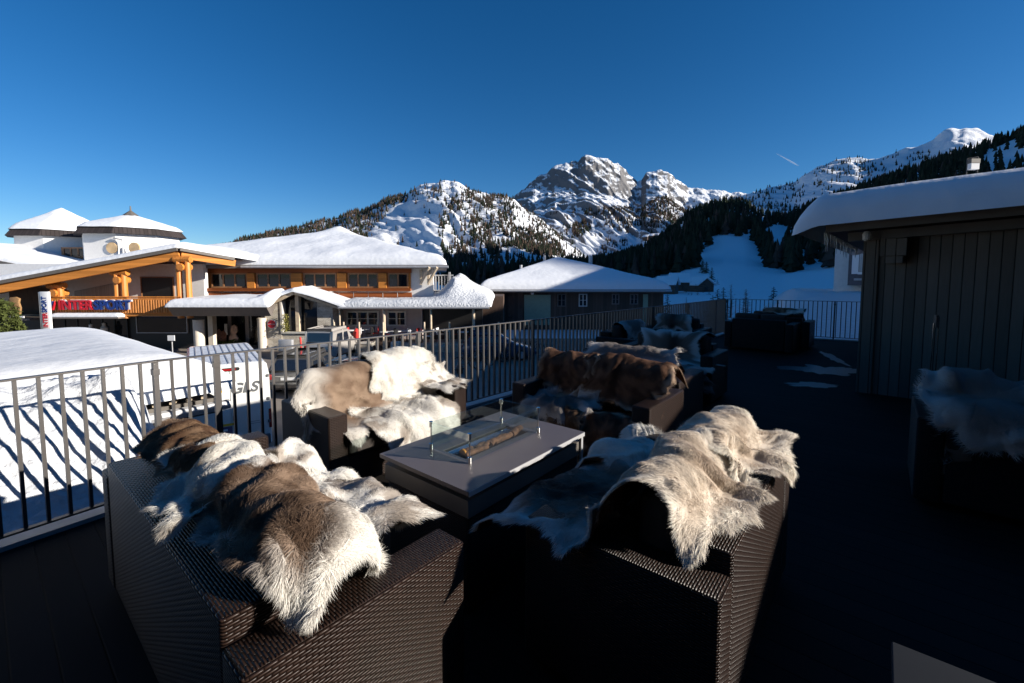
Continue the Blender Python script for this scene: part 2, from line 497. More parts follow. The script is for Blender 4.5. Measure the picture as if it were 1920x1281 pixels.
class Ridge:
    """a mountain side: height field over azimuth and distance, rising from a foot to a crest and falling again behind it"""
    def __init__(s, crest, rf, rc, zf, prof, extra=(), seed=0, amp=0.12, gul=0.10, gs=90.0, n=420, rows=90, az0=None, az1=None, cj=0.012, skew=0.5, rough=0.0):
        pts = [slope(*p) for p in crest] + [(R(a), e) for a, e in extra]
        pts.sort()
        A = np.array([p[0] for p in pts]); E = np.array([p[1] for p in pts])
        a0 = A[0] if az0 is None else R(az0); a1 = A[-1] if az1 is None else R(az1)
        s.az = np.linspace(a0, a1, n)
        el = np.interp(s.az, A, E)
        f_ = lambda q: np.interp(s.az, [R(x[0]) for x in q], [x[1] for x in q]) if isinstance(q, (list, tuple)) else np.full(n, float(q))
        RF, RC, ZF = f_(rf), f_(rc), f_(zf)
        t = np.concatenate([np.linspace(0, 1, rows), np.linspace(1.03, 1.5, 9)])
        T = t[:, None]
        s.t = t
        r = RF + (RC - RF) * T
        zc = CAM_H + el * RC
        zc = zc + (fbm(s.az * RC / 60.0, np.zeros(n), 4, seed + 5) - 0.5) * cj * RC
        pr = np.interp(np.minimum(T, 1), [p[0] for p in prof], [p[1] for p in prof])
        zz = ZF + (zc - ZF) * pr
        zz = np.where(T > 1, zc - (zc - ZF) * (T - 1) * 1.7, zz)
        H = np.maximum(zc - ZF, 10)
        arc = s.az * (RF + RC) / 2
        AA = np.broadcast_to(arc, r.shape)
        w = np.clip(np.sin(np.pi * np.minimum(T, 1)), 0, 1) ** 0.7 * (T <= 1) + 0.12 * (T > 0.6)
        big = fbm(AA / 420.0, r / 420.0, 5, seed) - 0.5
        rid = 1 - np.abs(2 * fbm((AA + r * skew) / gs, r / (gs * 6), 4, seed + 9) - 1)
        zz = zz + H * w * (amp * 2 * big + gul * (rid - 0.7))
        if rough:
            top = sstep(.5, .8, T) * (T <= 1.2)
            r2 = 1 - np.abs(2 * fbm((AA + r * .25) / 85.0, r / 300.0, 5, seed + 31) - 1)
            zz = zz + rough * top * ((r2 - .7) * 2.0 + 1.0 * (fbm(AA / 40.0, r / 40.0, 5, seed + 41) - .5))
        s.x = np.sin(s.az) * r; s.y = np.cos(s.az) * r; s.z = zz
        s.rows = rows
    def mesh(s, name, m):
        return grid_mesh(name, s.x, s.y, s.z, m, True, 'structure')
    def sample(s, n, rng, tmax=0.99, tpow=1.0):
        fa = rng.rand(n) * (len(s.az) - 1.01); ft = rng.rand(n) ** tpow * (s.rows - 1.01) * tmax
        i = fa.astype(int); j = ft.astype(int); a = fa - i; b = ft - j
        def g(q): return (q[j, i] * (1 - a) + q[j, i + 1] * a) * (1 - b) + (q[j + 1, i] * (1 - a) + q[j + 1, i + 1] * a) * b
        return g(s.x), g(s.y), g(s.z)

# far rocky peaks
peak = Ridge([(900, 400), (940, 385), (962, 370), (975, 357), (990, 344), (1003, 334), (1022, 330), (1040, 317), (1060, 308), (1078, 304), (1083, 306), (1088, 302),
              (1098, 294), (1112, 294), (1118, 297), (1140, 300), (1160, 311), (1180, 328), (1195, 340), (1203, 338), (1212, 325), (1232, 318), (1252, 323), (1272, 341),
              (1290, 356), (1330, 357), (1365, 361), (1400, 366), (1440, 366)],
             1300, 3100, 30, [(0, 0), (.3, .2), (.55, .42), (.70, .52), (.78, .62), (1, 1)], seed=3, amp=0.10, gul=0.16, gs=110, n=640, rows=180, cj=0.004, rough=20.0)
peak.mesh("rocky_mountain", mountain_mat("alpine_rock", 0.70, 0.78, (0.17, 0.165, 0.165), scale=0.02))
# left forested mountain
leftm = Ridge([(300, 500), (380, 478), (425, 464), (455, 449), (500, 441), (560, 427), (620, 412), (680, 397), (720, 378), (760, 368), (785, 352), (805, 343), (830, 337), (858, 341),
               (880, 351), (910, 363), (940, 372), (965, 378), (985, 392), (1020, 418), (1060, 448), (1100, 478), (1150, 500)],
              520, 1750, 0, [(0, 0), (.4, .28), (.75, .72), (1, 1)], seed=21, amp=0.10, gul=0.14, gs=70, n=460, rows=120, cj=0.010, skew=0.3, rough=10.0)
leftm.mesh("snowy_mountain", mountain_mat("left_mountain", 0.30, 0.44, scale=0.02))
# far right ridge
rightm = Ridge([(1365, 372), (1400, 366), (1430, 359), (1460, 353), (1490, 345), (1510, 331), (1550, 311), (1590, 299), (1602, 298), (1625, 303), (1650, 299), (1690, 286), (1720, 279),
                (1750, 263), (1768, 251), (1785, 244), (1810, 243), (1840, 248), (1870, 256), (1900, 262), (1960, 262)],
               900, 1900, 60, [(0, 0), (.5, .5), (1, 1)], extra=[(58, .25), (70, .24), (80, .18)], seed=33, amp=0.06, gul=0.08, gs=60, n=420, rows=80, cj=0.008, rough=14.0)
rightm.mesh("snowy_ridge", mountain_mat("right_ridge", 0.25, 0.36, scale=0.03))
# near right hillside with the piste
hill = Ridge([(830, 532), (900, 529), (960, 521), (1040, 508), (1090, 502), (1140, 492), (1180, 478), (1220, 462), (1260, 434), (1290, 405), (1330, 390), (1360, 380), (1400, 386),
              (1430, 405), (1470, 414), (1500, 400), (1560, 376), (1620, 356), (1700, 328), (1780, 300), (1850, 280), (1920, 252), (1980, 235)],
             [(-10, 170), (30, 170), (60, 120), (100, 90)], [(-10, 700), (15, 1000), (50, 1100), (68, 900), (82, 480), (100, 420)], -4.5, [(0, 0), (.2, .12), (.6, .58), (1, 1)],
             extra=[(55, .34), (65, .38), (86, .38), (95, .37), (98, .24), (101, .03), (104, .02)], seed=45, amp=0.045, gul=0.03, gs=80, n=520, rows=90, cj=0.004)  # unseen crest far right shaped to shade the valley but spare the terrace
hill.mesh("hillside", MT['snow_ground'])

# ground sheet out to the horizon (snow), with the street laid on it
g = MB(); g.box(-9000, 9000, -3000, 9000, -3.6, -3.03)
o = g.build("ground", MT['snow_ground']); tag(o, kind='structure')
# street apron with gentle undulation
xs = np.linspace(-60, 6.5, 80); ys = np.linspace(6.0, 34, 50)
X, Yg = np.meshgrid(xs, ys)
o = grid_mesh("street", X, Yg, -3.0 + 0.03 * (fbm(X / 3, Yg / 3, 3, 4) - .5), MT['asphalt'], True, 'structure')

# ---- snow banks at street level
def heap(name, cx, cy, lx, ly, h, rz, m, seed=0, z0=-3.02, n=40, kind='structure', pw=1.0, rough=0.25):
    a = np.linspace(-1, 1, n)
    A, B = np.meshgrid(a, a)
    d = np.sqrt(A ** 2 + B ** 2)
    hh = np.clip(1 - np.maximum(np.abs(A) ** 3 + np.abs(B) ** 3, 0), 0, 1) ** pw
    zz = h * hh * (1 + rough * 2 * (fbm(A * lx / 1.2 + 5, B * ly / 1.2, 4, seed) - .5)) + 0.10 * (fbm(A * lx * 1.5, B * ly * 1.5, 3, seed + 2) - .5) * hh
    c, s_ = math.cos(rz), math.sin(rz)
    X = cx + A * lx * c - B * ly * s_; Y = cy + A * lx * s_ + B * ly * c
    return grid_mesh(name, X, Y, z0 + zz - 0.02, m, True, kind)
RZ = R(90 - 41)
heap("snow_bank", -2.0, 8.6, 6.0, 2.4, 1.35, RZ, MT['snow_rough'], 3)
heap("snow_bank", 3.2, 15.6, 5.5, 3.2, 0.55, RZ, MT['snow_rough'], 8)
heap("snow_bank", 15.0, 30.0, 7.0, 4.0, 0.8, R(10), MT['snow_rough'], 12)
# rising snow field beyond the far railing
xs = np.linspace(7.0, 46, 60); ys = np.linspace(11.0, 60, 60)
X, Yg = np.meshgrid(xs, ys)
dd = (X * math.sin(R(42)) + Yg * math.cos(R(42))) - 14.3
side = sstep(0.52, 0.63, X / Yg)
Zs = -3.1 + (2.35 + 1.75 * sstep(0, 9, dd)) * side - 0.9 * sstep(16, 34, dd) + 0.16 * (fbm(X / 2, Yg / 2, 4, 6) - .5)
Zs = np.where(dd < -0.2, -3.2, Zs)
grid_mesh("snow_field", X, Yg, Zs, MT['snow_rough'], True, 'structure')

# ---- forests: cones of many branches, far away
def forest_mesh(name, P, kind='stuff', label=None):
    """P rows: x,y,z,h,r,g,b"""
    P = np.asarray(P); n = len(P)
    rng = np.random.RandomState(len(P))
    V = []; Fc = []; C = []
    tiers = [(0.06, 0.40, 0.19), (0.22, 0.58, 0.16), (0.40, 0.78, 0.125), (0.62, 1.0, 0.085)]
    k = 7; base = 0
    for (z0, z1, rr) in tiers:
        ang = np.linspace(0, 2 * np.pi, k, endpoint=False)[None] + rng.rand(n, 1) * 6
        jr = rr * (0.40 + 0.95 * rng.rand(n, k)) * (0.8 + 0.5 * rng.rand(n, 1))
        x = P[:, 0:1] + np.cos(ang) * jr * P[:, 3:4]; y = P[:, 1:2] + np.sin(ang) * jr * P[:, 3:4]
        z = P[:, 2:3] + (z0 + 0.10 * (rng.rand(n, k) - .5)) * P[:, 3:4]
        ring = np.stack([x, y, z], 2)
        tip = np.stack([P[:, 0], P[:, 1], P[:, 2] + z1 * P[:, 3]], 1)[:, None]
        V.append(np.concatenate([ring, tip], 1).reshape(-1, 3))
        i0 = base + np.arange(n)[:, None] * (k + 1)
        j = np.arange(k)[None]
        Fc.append(np.stack([i0 + j, i0 + (j + 1) % k, np.broadcast_to(i0 + k, (n, k))], 2).reshape(-1, 3))
        cc = P[:, None, 4:7] * (0.7 + 0.6 * rng.rand(n, k + 1, 1))
        C.append(cc.reshape(-1, 3)); base += n * (k + 1)
    o = link_mesh(name, np.concatenate(V), np.concatenate(Fc).tolist(), MT['tree'], uvs=False, col=np.concatenate(C))
    if kind: o['kind'] = kind
    return o

rng = np.random.RandomState(11)
def scatter(rd, n, dens, hmin, hmax, cols, tmax=0.995, tpow=1.0, sink=0.6):
    x, y, z = rd.sample(n, rng, tmax, tpow)
    px, py = project(x, y, z)
    keep = (rng.rand(n) < dens(px, py)) & (x * x + y * y > 270 ** 2)
    x, y, z = x[keep], y[keep], z[keep]
    m = len(x)
    h = hmin + (hmax - hmin) * rng.rand(m) ** 1.3
    ci = rng.choice(len(cols), m, p=[c[1] for c in cols])
    cc = np.array([c[0] for c in cols])[ci]
    return np.concatenate([np.stack([x, y, z - sink, h], 1), cc], 1)
DK = (0.018, 0.026, 0.017); DK2 = (0.028, 0.034, 0.022); LB = (0.085, 0.060, 0.045); LB2 = (0.06, 0.045, 0.038)
def dens_left(px, py):
    d = np.full(px.shape, 0.06)
    clump = fbm(px / 22, py / 22, 3, 2)
    d = np.where(clump > 0.57, 0.26, d)
    d = np.where(in_poly(px, py, [(380, 485), (425, 455), (500, 430), (640, 395), (720, 368), (765, 360), (748, 395), (715, 430), (680, 470), (640, 500), (380, 520)]), 0.8 * (0.15 + clump), d)
    d = np.where(in_poly(px, py, [(838, 365), (900, 360), (955, 372), (985, 400), (975, 440), (1000, 470), (930, 500), (870, 520), (820, 500), (812, 450), (830, 410)]), 0.10 + 0.55 * (clump > 0.5), d)
    d = np.where(in_poly(px, py, [(955, 425), (1010, 432), (1045, 455), (1060, 480), (1000, 480), (965, 462)]), 0.85, d)
    d = np.where(in_poly(px, py, [(690, 440), (745, 385), (790, 372), (815, 392), (822, 440), (835, 500), (720, 480), (690, 465)]), 0.012, d)
    d = np.where(in_poly(px, py, [(930, 465), (985, 468), (1005, 480), (940, 488)]), 0.03, d)
    d = np.where(py < 350, 0.03, d)
    return d
T = [scatter(leftm, 26000, dens_left, 9, 18, [(DK, .3), (DK2, .2), (LB, .3), (LB2, .2)])]
def dens_peak(px, py):
    d = np.zeros(px.shape)
    clump = fbm(px / 14, py / 14, 3, 7)
    d = np.where((py > 395) & (clump > .55), 0.12, d)
    d = np.where(in_poly(px, py, [(1090, 395), (1190, 388), (1185, 402), (1100, 405)]), 0.6, d)
    d = np.where(in_poly(px, py, [(1180, 405), (1240, 368), (1300, 372), (1300, 400), (1262, 432), (1215, 428), (1180, 425)]), 0.5 * (0.4 + clump), d)
    d = np.where(in_poly(px, py, [(1072, 425), (1098, 414), (1104, 432), (1088, 446), (1074, 444)]), 0.9, d)
    d = np.where(in_poly(px, py, [(1130, 410), (1200, 408), (1180, 430), (1130, 428)]), 0.3, d)
    return d
T.append(scatter(peak, 26000, dens_peak, 13, 22, [(DK, .25), (DK2, .2), (LB, .35), (LB2, .2)], tmax=0.72))
def dens_right(px, py):
    clump = fbm(px / 18, py / 14, 3, 9)
    return np.where(clump > .5, 0.55, 0.08) * (py > 285 + (px < 1500) * 55)
T.append(scatter(rightm, 9000, dens_right, 8, 14, [(DK, .5), (DK2, .3), (LB2, .2)]))
PISTE = [(1328, 447), (1345, 440), (1402, 447), (1425, 468), (1432, 492), (1448, 512), (1462, 545), (1500, 556), (1500, 575), (1250, 575), (1262, 520), (1306, 505), (1312, 490), (1305, 480), (1333, 462)]
def dens_hill(px, py):
    clump = fbm(px / 16, py / 16, 3, 13)
    d = np.where(clump > .60, .25, .95)
    d = np.where((px < 1090) & (py > 505), 0.95, d)
    d = np.where(in_poly(px, py, [(1060, 486), (1180, 440), (1245, 432), (1235, 452), (1180, 468), (1150, 486)]), 0.12 * (clump > .5), d)
    d = np.where(in_poly(px, py, PISTE), 0.0, d)
    d = np.where(in_poly(px, py, [(1420, 440), (1450, 422), (1480, 425), (1496, 440), (1478, 462), (1462, 476), (1448, 474), (1440, 455)]), 0.05, d)
    d = np.where(in_poly(px, py, [(1395, 395), (1445, 392), (1475, 405), (1430, 418), (1405, 412)]), 0.25, d)
    d = np.where((px > 1840) & in_poly(px, py, [(1838, 290), (1900, 262), (1960, 262), (1960, 320), (1838, 330)]), 0.10, d)
    d = np.where((py > 528) & (px > 1200), 0, d)
    d = np.where((px > 1250) & (px < 1420) & (py > 520), 0, d)
    return d
T.append(scatter(hill, 15000, dens_hill, 13, 21, [(DK, .62), (DK2, .28), (LB2, .10)]))
forest = np.concatenate(T)
o = forest_mesh("forest", forest)

# nearer trees that stand apart on the valley floor
def conifer(name, loc, h, seed, label, colr=(0.03, 0.045, 0.022), spread=0.22, group=None, bare=False, nb=None):
    rg = np.random.RandomState(seed)
    root = empty(name, loc); tag(root, label, 'tree', group)
    tr = MB().tube([(0, 0, -0.1), (0.01 * h, 0, h * .5), (0, 0, h * .97)], [0.022 * h, 0.014 * h, 0.003 * h], 7)
    tr.build('trunk', MT['bark'], root)
    V = []; Fc = []; C = []
    nb = nb or int(26 + h * 5)
    for i in range(nb):
        t = (i + rg.rand()) / nb
        z0 = h * (0.08 + 0.9 * t)
        L = h * spread * (1 - t) ** 0.8 * (0.7 + 0.5 * rg.rand()) + 0.02 * h
        a = i * 2.4 + rg.rand()
        d = np.array([math.cos(a), math.sin(a), 0]); s_ = np.array([-d[1], d[0], 0])
        nl = 14 if not bare else 12
        for j in range(nl):
            q = (j + rg.rand()) / nl
            p = d * L * q + np.array([0, 0, z0 - L * q * (0.28 if not bare else -0.18) + 0.12 * L * q * q])
            w = L * (0.34 if not bare else 0.16) * (1 - 0.6 * q) * (0.6 + rg.rand() * .8)
            o1 = s_ * w * (rg.rand() * 2 - 1) + d * w * 0.8 + np.array([0, 0, w * (rg.rand() - .75)])
            e = 0.05 * L + 0.012 * h if not bare else 0.008 * h
            b = len(V)
            V += [p + np.array([0, 0, e * .5]), p - np.array([0, 0, e * .5]) + s_ * e * .4, p + o1]
            Fc.append((b, b + 1, b + 2))
            c = np.array(colr) * (0.6 + 0.8 * rg.rand())
            C += [c, c, c]
    link_mesh('crown', V, Fc, MT['tree'], root, uvs=False, col=np.array(C))
    return root
def gz(px, py, z):
    """ground point of height z under a pixel, for placing things on the valley floor"""
    r = slope(px, py); dist = (z - CAM_H) / r[1]
    return (math.sin(r[0]) * dist, math.cos(r[0]) * dist, z)
LAR = (0.30, 0.155, 0.085)
def put(px, ytop, Y, h):
    p = W(px, ytop, Y); return (p.x, p.y, p.z - h)
conifer('spruce_tree', put(1346, 540, 48, 5.4), 5.4, 1, 'dark green spruce rising behind the corner of the railing, the tallest there', spread=.26)
conifer('spruce_tree', put(1357, 536, 50, 5.0), 5.0, 2, 'slim dark spruce tip close beside the tallest spruce behind the railing corner', spread=.2)
conifer('spruce_tree', put(1337, 552, 46, 4.2), 4.2, 6, 'short wide spruce left of the railing corner, low against the snow', spread=.34)
conifer('larch_tree', put(1371, 531, 52, 6.4), 6.4, 3, 'pale pinkish bare larch between the spruces and the orange larch', LAR, .2, bare=True)
conifer('larch_tree', put(1399, 540, 42, 4.8), 4.8, 4, 'orange larch standing behind the far railing, left of the snow covered chair', (0.40, 0.17, 0.06), .24, bare=True, nb=90)
conifer('spruce_tree', put(1399, 546, 43, 3.6), 3.6, 7, 'small dark spruce inside the glow of the orange larch', (0.06, 0.04, 0.02), .18)
conifer('larch_tree', put(1287, 556, 60, 3.2), 3.2, 5, 'tiny pale larch on the open snow right of the brown house', LAR, .25, bare=True)
conifer('larch_tree', put(1240, 556, 50, 3.0), 3.0, 8, 'pinkish bare larch at the right end of the brown house', LAR, .3, bare=True)
conifer('spruce_tree', put(1252, 546, 56, 4.0), 4.0, 9, 'dark spruce right beside the corner of the brown house', spread=.25)
conifer('spruce_tree', put(1451, 536, 95, 9.5), 9.5, 10, 'bluish spruce alone at the right foot of the ski slope', (.02, .032, .03), .28)
conifer('spruce_tree', put(1335, 500, 190, 12), 12, 11, 'lone dark spruce standing out on the open ski slope', spread=.2)
conifer('spruce_tree', put(1318, 486, 230, 19), 19, 12, 'taller spruce at the left edge of the ski slope', spread=.2)
conifer('spruce_tree', put(1325, 489, 225, 17), 17, 13, 'spruce right next to the taller one at the left edge of the ski slope', spread=.2)
for i, (px, py) in enumerate([(1265, 537), (1281, 538), (1286, 543), (1295, 540), (1305, 537), (1314, 533), (1320, 530), (1318, 543), (1308, 550), (1292, 553), (1297, 551), (1322, 541), (1336, 534), (1278, 534), (1330, 548), (1345, 528)]):
    c = put(px, py - 5, 120, 1.5)
    q = conifer('shrub', c, 1.6, 40 + i, 'small dark shrub scattered on the snow field below the ski slope', (.015, .02, .02), .45, 'shrubs on the snow field', nb=14)
    q['category'] = 'shrub'
# thuja hedge bush at the far left
def bush(name, loc, rx, rz_, label, colr, seed, n=5000):
    rg = np.random.RandomState(seed)
    u = rg.randn(n, 3); u /= np.linalg.norm(u, axis=1)[:, None]
    rr = 0.55 + 0.45 * rg.rand(n) ** 0.4
    lump = 0.85 + 0.3 * fbm(u[:, 0] * 3 + u[:, 1] * 2, u[:, 2] * 4, 3, seed)
    p = u * (rr * lump)[:, None] * np.array([rx, rx, rz_]) + np.array([0, 0, rz_ * .95])
    s_ = rx * 0.09
    a = rg.randn(n, 3) * s_; b = rg.randn(n, 3) * s_
    V = np.stack([p, p + a, p + b], 1).reshape(-1, 3)
    root = empty(name, loc); tag(root, label, 'shrub')
    c = np.repeat(np.array(colr)[None] * (0.5 + rg.rand(n, 1)), 3, 0)
    link_mesh('crown', V, np.arange(3 * n).reshape(-1, 3).tolist(), MT['tree'], root, uvs=False, col=c)
    MB().tube([(0, 0, -.1), (0, 0, rz_)], [rx * .12, rx * .05], 7).build('trunk', MT['bark'], root)
p = W(3, 600, 21); bush('thuja_bush', (p.x - .2, 21, -3.0), .85, 1.95, 'dense green thuja bush at the left edge beside the white sign column', (.07, .085, .025), 5)

# contrail in the sky
A_ = W(1456, 288, 9000); B_ = W(1497, 311, 9000)
ct = MB().tube([A_, A_.lerp(B_, .3), A_.lerp(B_, .75), B_], [2, 7, 14, 6], 6)
m, n_, l_, b_ = newmat("vapour")
tr = n_.new("ShaderNodeBsdfTransparent"); df = n_.new("ShaderNodeBsdfDiffuse"); df.inputs[0].default_value = (.9, .9, .9, 1); mx = n_.new("ShaderNodeMixShader"); mx.inputs[0].default_value = 0.16
l_.new(tr.outputs[0], mx.inputs[1]); l_.new(df.outputs[0], mx.inputs[2]); l_.new(mx.outputs[0], n_["Material Output"].inputs[0])
tag(ct.build("contrail", m, smooth=True), 'thin white vapour trail slanting in the blue sky', 'contrail')

# huts on the slope
def hut(name, loc, w, d, h, rz, label, group=None):
    r = empty(name, loc, rz); tag(r, label, 'hut', group)
    MB().box(-w / 2, w / 2, -d / 2, d / 2, -1, h).prism([(-w / 2, h), (w / 2, h), (0, h + w * .3)], 'y', -d / 2, d / 2).build('wall', MT['brown'], r)
    rf = MB()
    for s_ in (-1, 1):
        a = math.atan2(.3, .5)
        rf.prism([(s_ * (w * .62), h - w * .06), (0, h + w * .31), (0, h + w * .31 + .5), (s_ * (w * .64), h - w * .06 + .5)], 'y', -d * .6, d * .6)
    rf.build('snow_roof', MT['snow'], r, bevel=.12)
    MB().box(-w * .12, w * .12, -d / 2 - .06, -d / 2 - .02, 0.05, h * .75).build('door', MT['dark'], r)
    return r
hut('wooden_hut', put(1311, 521, 150, 5.4), 7, 6, 3.2, R(25), 'dark wooden hut with snowy roof at the foot of the ski slope')
hut('wooden_hut', put(1252, 526, 130, 3.2), 6, 5, 2.2, R(60), 'low dark hut peeping out behind the right end of the brown house')
hut('wooden_hut', put(1273, 524, 140, 2.6), 7, 5, 2.0, R(80), 'low hut under a rounded snow cap between two other huts')
for i, (px, py) in enumerate([(1212, 440), (1222, 438), (1233, 437), (1249, 434), (1256, 435), (1220, 446), (1240, 441)]):
    hut('chalet', put(px, py, 1150, 15), 17, 13, 9, R(50), 'small chalet of the hamlet half way up the slope', 'chalets of the hamlet on the slope')

# ------------------------------------------------------------------ snow caps and buildings
def snow_cap(name, x0, x1, y0, y1, base, thick, rad, parent=None, nx=70, ny=40, m=None, seed=0, rough=0.18, ns=2.0, over=0.0, zmin=None):
    a = np.concatenate([[0, .004], np.linspace(.015, .985, nx - 4), [.996, 1]]); b = np.concatenate([[0, .004], np.linspace(.015, .985, ny - 4), [.996, 1]])
    X, Y = np.meshgrid(x0 + (x1 - x0) * a, y0 + (y1 - y0) * b)
    e = np.minimum(np.minimum(X - x0, x1 - X), np.minimum(Y - y0, y1 - Y))
    q = np.clip(e / rad, 0, 1)
    r = np.sqrt(np.clip(1 - (1 - q) ** 2, 0, 1))
    nz = 1 + rough * 2 * (fbm(X / ns, Y / ns, 4, seed) - .5)
    zb = base(X, Y)
    Zt = zb + thick * r * nz
    o = grid_mesh(name, X, Y, Zt, m or MT['snow'], True)
    # closing skirt underneath so the slab has a body
    if parent: o.parent = parent
    return o

def win(parent, xc, zc, y, w, h, panes=2, fr=0.07, m=None, pm=None, bars=0):
    """window on a wall whose outer face is at y (facing -y)"""
    f = MB()
    f.box(xc - w / 2, xc + w / 2, y - .05, y + .06, zc + h / 2 - fr, zc + h / 2).box(xc - w / 2, xc + w / 2, y - .05, y + .06, zc - h / 2, zc - h / 2 + fr)
    for i in range(panes + 1):
        x = xc - w / 2 + (w - fr) * i / panes
        f.box(x, x + fr, y - .047, y + .058, zc - h / 2 + fr, zc + h / 2 - fr)
    for i in range(bars):
        zz = zc - h / 2 + h * (i + 1) / (bars + 1); f.box(xc - w / 2 + fr, xc + w / 2 - fr, y - .03, y + .05, zz - .02, zz + .02)
    o = f.build('window', m or MT['frame'], parent)
    g = MB(); g.box(xc - w / 2 + fr * .5, xc + w / 2 - fr * .5, y + .0, y + .04, zc - h / 2 + fr * .5, zc + h / 2 - fr * .5)
    g.build('pane', pm or MT['glass'], o)
    return o

# ===== main lodge, front faces the terrace
L = empty('lodge_building', (-14, 30, -3.0)); tag(L, 'wide timber and white lodge with deep snow on its hipped roof, porch and log balcony', 'building')
LI = Matrix.Translation((14, -30, 3.0))
class LP:  # part builder in world coordinates, stored under the lodge
    pass
def under(o, root=L):
    o.parent = root; o.matrix_parent_inverse = Matrix.Translation(root.location).inverted() if root.rotation_euler.z == 0 else root.matrix_basis.inverted()
    return o
def bw(mb, name, m, root=L, **k):
    return under(mb.build(name, m, None, **k), root)
YW = 31.0
def xp(px, Y=YW): return W(px, 540, Y).x
def zp(py, Y=YW): return W(600, py, Y).z
# upper storey wall: white ends, orange larch band with windows
bw(MB().prism([(xp(360), YW + .12), (xp(812), YW + .12), (xp(812) - 1.5, YW + 9), (xp(360), YW + 9)], 'z', -0.6, zp(498)), 'wall', MT['white'])
bw(MB().box(xp(384), xp(770), YW + .02, YW + .115, zp(546), zp(499)), 'timber_cladding', MT['orange'])
bw(MB().box(xp(384), xp(772), YW - .05, YW + .015, zp(512), zp(500)), 'lintel_board', MT['redwood'])
bays = [(397, 465, 3, .0), (482, 547, 3, 0), (570, 632, 3, 0), (653, 710, 3, 0), (728, 766, 2, 0)]
for i, (a, b, n, q) in enumerate(bays):
    wd = xp(b) - xp(a); xc = (xp(a) + xp(b)) / 2
    w_ = win(None, xc, (zp(540) + zp(512)) / 2, YW - .01, wd, zp(512) - zp(540), n, .10, MT['frame']); under(w_)
    cu = MB()
    for kx in ((a + 6) if i != 2 else None, (b - 14) if i in (1,) else None):
        if kx: cu.box(xp(kx), xp(kx + 10), YW + .045, YW + .06, zp(539), zp(520))
    if cu.v: 
        c = cu.build('curtain', MT['curtain'], None); c.parent = w_
# pilasters between the bays
pl = [(466, 480), (548, 568), (634, 651), (711, 726)]
for a, b in pl: bw(MB().box(xp(a), xp(b), YW - .16, YW + .01, zp(545), zp(512.5)), 'pilaster', MT['orange'])
# flower box balcony band
bw(MB().box(xp(366), xp(774), YW - .75, YW - .6, zp(545.5), zp(540)), 'balcony_rail', MT['redwood'])
bb = MB()
for k in range(15):
    a = 372 + k * 27; bb.box(xp(a), xp(a + 25.5), YW - .62, YW - .54, zp(558), zp(548))
bw(bb, 'balcony_panel', MT['redwood'])
bw(MB().box(xp(366), xp(774), YW - .53, YW + .1, zp(562), zp(558.5)), 'balcony_floor', MT['brown'])
# right end: white wall, timber brackets, rear gallery
for k, px in enumerate((790, 804)):
    b = MB(); x = xp(px); b.bar((x, YW - .1, zp(530)), (x + .75, YW - .9, zp(502)), .14, .14); b.bar((x, YW - .1, zp(506)), (x, YW - .1, zp(534)), .15, .15)
    bw(b, 'eave_bracket', MT['post'])
gl = MB()
for k in range(7):
    p = W(812 + k * 5.5, 545, 35); gl.box(p.x - .04, p.x + .04, 34.96, 35.04, p.z, p.z + 1.15)
p0 = W(806, 545, 35); p1 = W(850, 545, 35); gl.box(p0.x, p1.x, 34.93, 35.07, p0.z + 1.15, p0.z + 1.25); gl.box(p0.x, p1.x, 34.6, 37, p0.z - .25, p0.z)
gl.box(p1.x - .35, p1.x - .2, 34.85, 35.0, p0.z, p0.z + 1.45)
bw(gl, 'gallery', MT['grey'])
# hipped roof with snow
ex0, ex1, ey0, ey1 = W(205, 497, 30.3).x, W(838, 497, 30.3).x, 30.3, 52.0
pk = W(637, 447, 39); ze = W(600, 500, 30.3).z
def hip(X, Y):
    cx = pk.x
    dx = np.where(X < cx, (cx - X) / (cx - ex0), (X - cx) / (ex1 - cx)); dy = np.where(Y < pk.y, (pk.y - Y) / (pk.y - ey0), (Y - pk.y) / (ey1 - pk.y))
    d = np.maximum(dx, dy)
    return ze + .12 + (pk.z - ze) * (1 - d) ** 1.0
def hip_up(X, Y):
    z = hip(X, Y)
    return z + .30 * np.exp(-(((X - pk.x) / 1.1) ** 2 + ((Y - pk.y) / 1.1) ** 2))
o = snow_cap('snow_cover', ex0, ex1, ey0, ey1, hip_up, .62, .75, None, 110, 70, seed=2, rough=.20, ns=2.2)
for v_ in o.data.vertices:      # the right end of the house runs back at an angle
    v_.co.x -= (v_.co.y - ey0) * .15 * min(1, max(0, (v_.co.x - pk.x) / (ex1 - pk.x)))
under(o)
bw(MB().prism([(ex0, ey0 - .02), (ex1, ey0 - .02), (ex1 - (ey1 - ey0) * .15, ey1), (ex0, ey1)], 'z', ze - .12, ze + .10), 'eave_board', MT['fascia2'])
bw(MB().tube([(ex0 + 9, ey0 - .10, ze - .02), (ex1 + .1, ey0 - .10, ze - .02)], .085, 8), 'gutter', MT['grey'])
vt = W(464, 470, 41); under(snow_cap('roof_vent', vt.x - .8, vt.x + .8, 40, 42, lambda X, Y: vt.z - .1 + 0 * X, .55, .7, None, 16, 16)); bw(MB().box(vt.x - .7, vt.x + .7, 40.2, 41.8, vt.z - 1.2, vt.z - .08), 'vent_base', MT['white'])
q = W(493, 470, 40); bw(MB().tube([(q.x, 40, q.z - 1), (q.x, 40, W(493, 450, 40).z)], .06, 6), 'roof_pipe', MT['grey'])

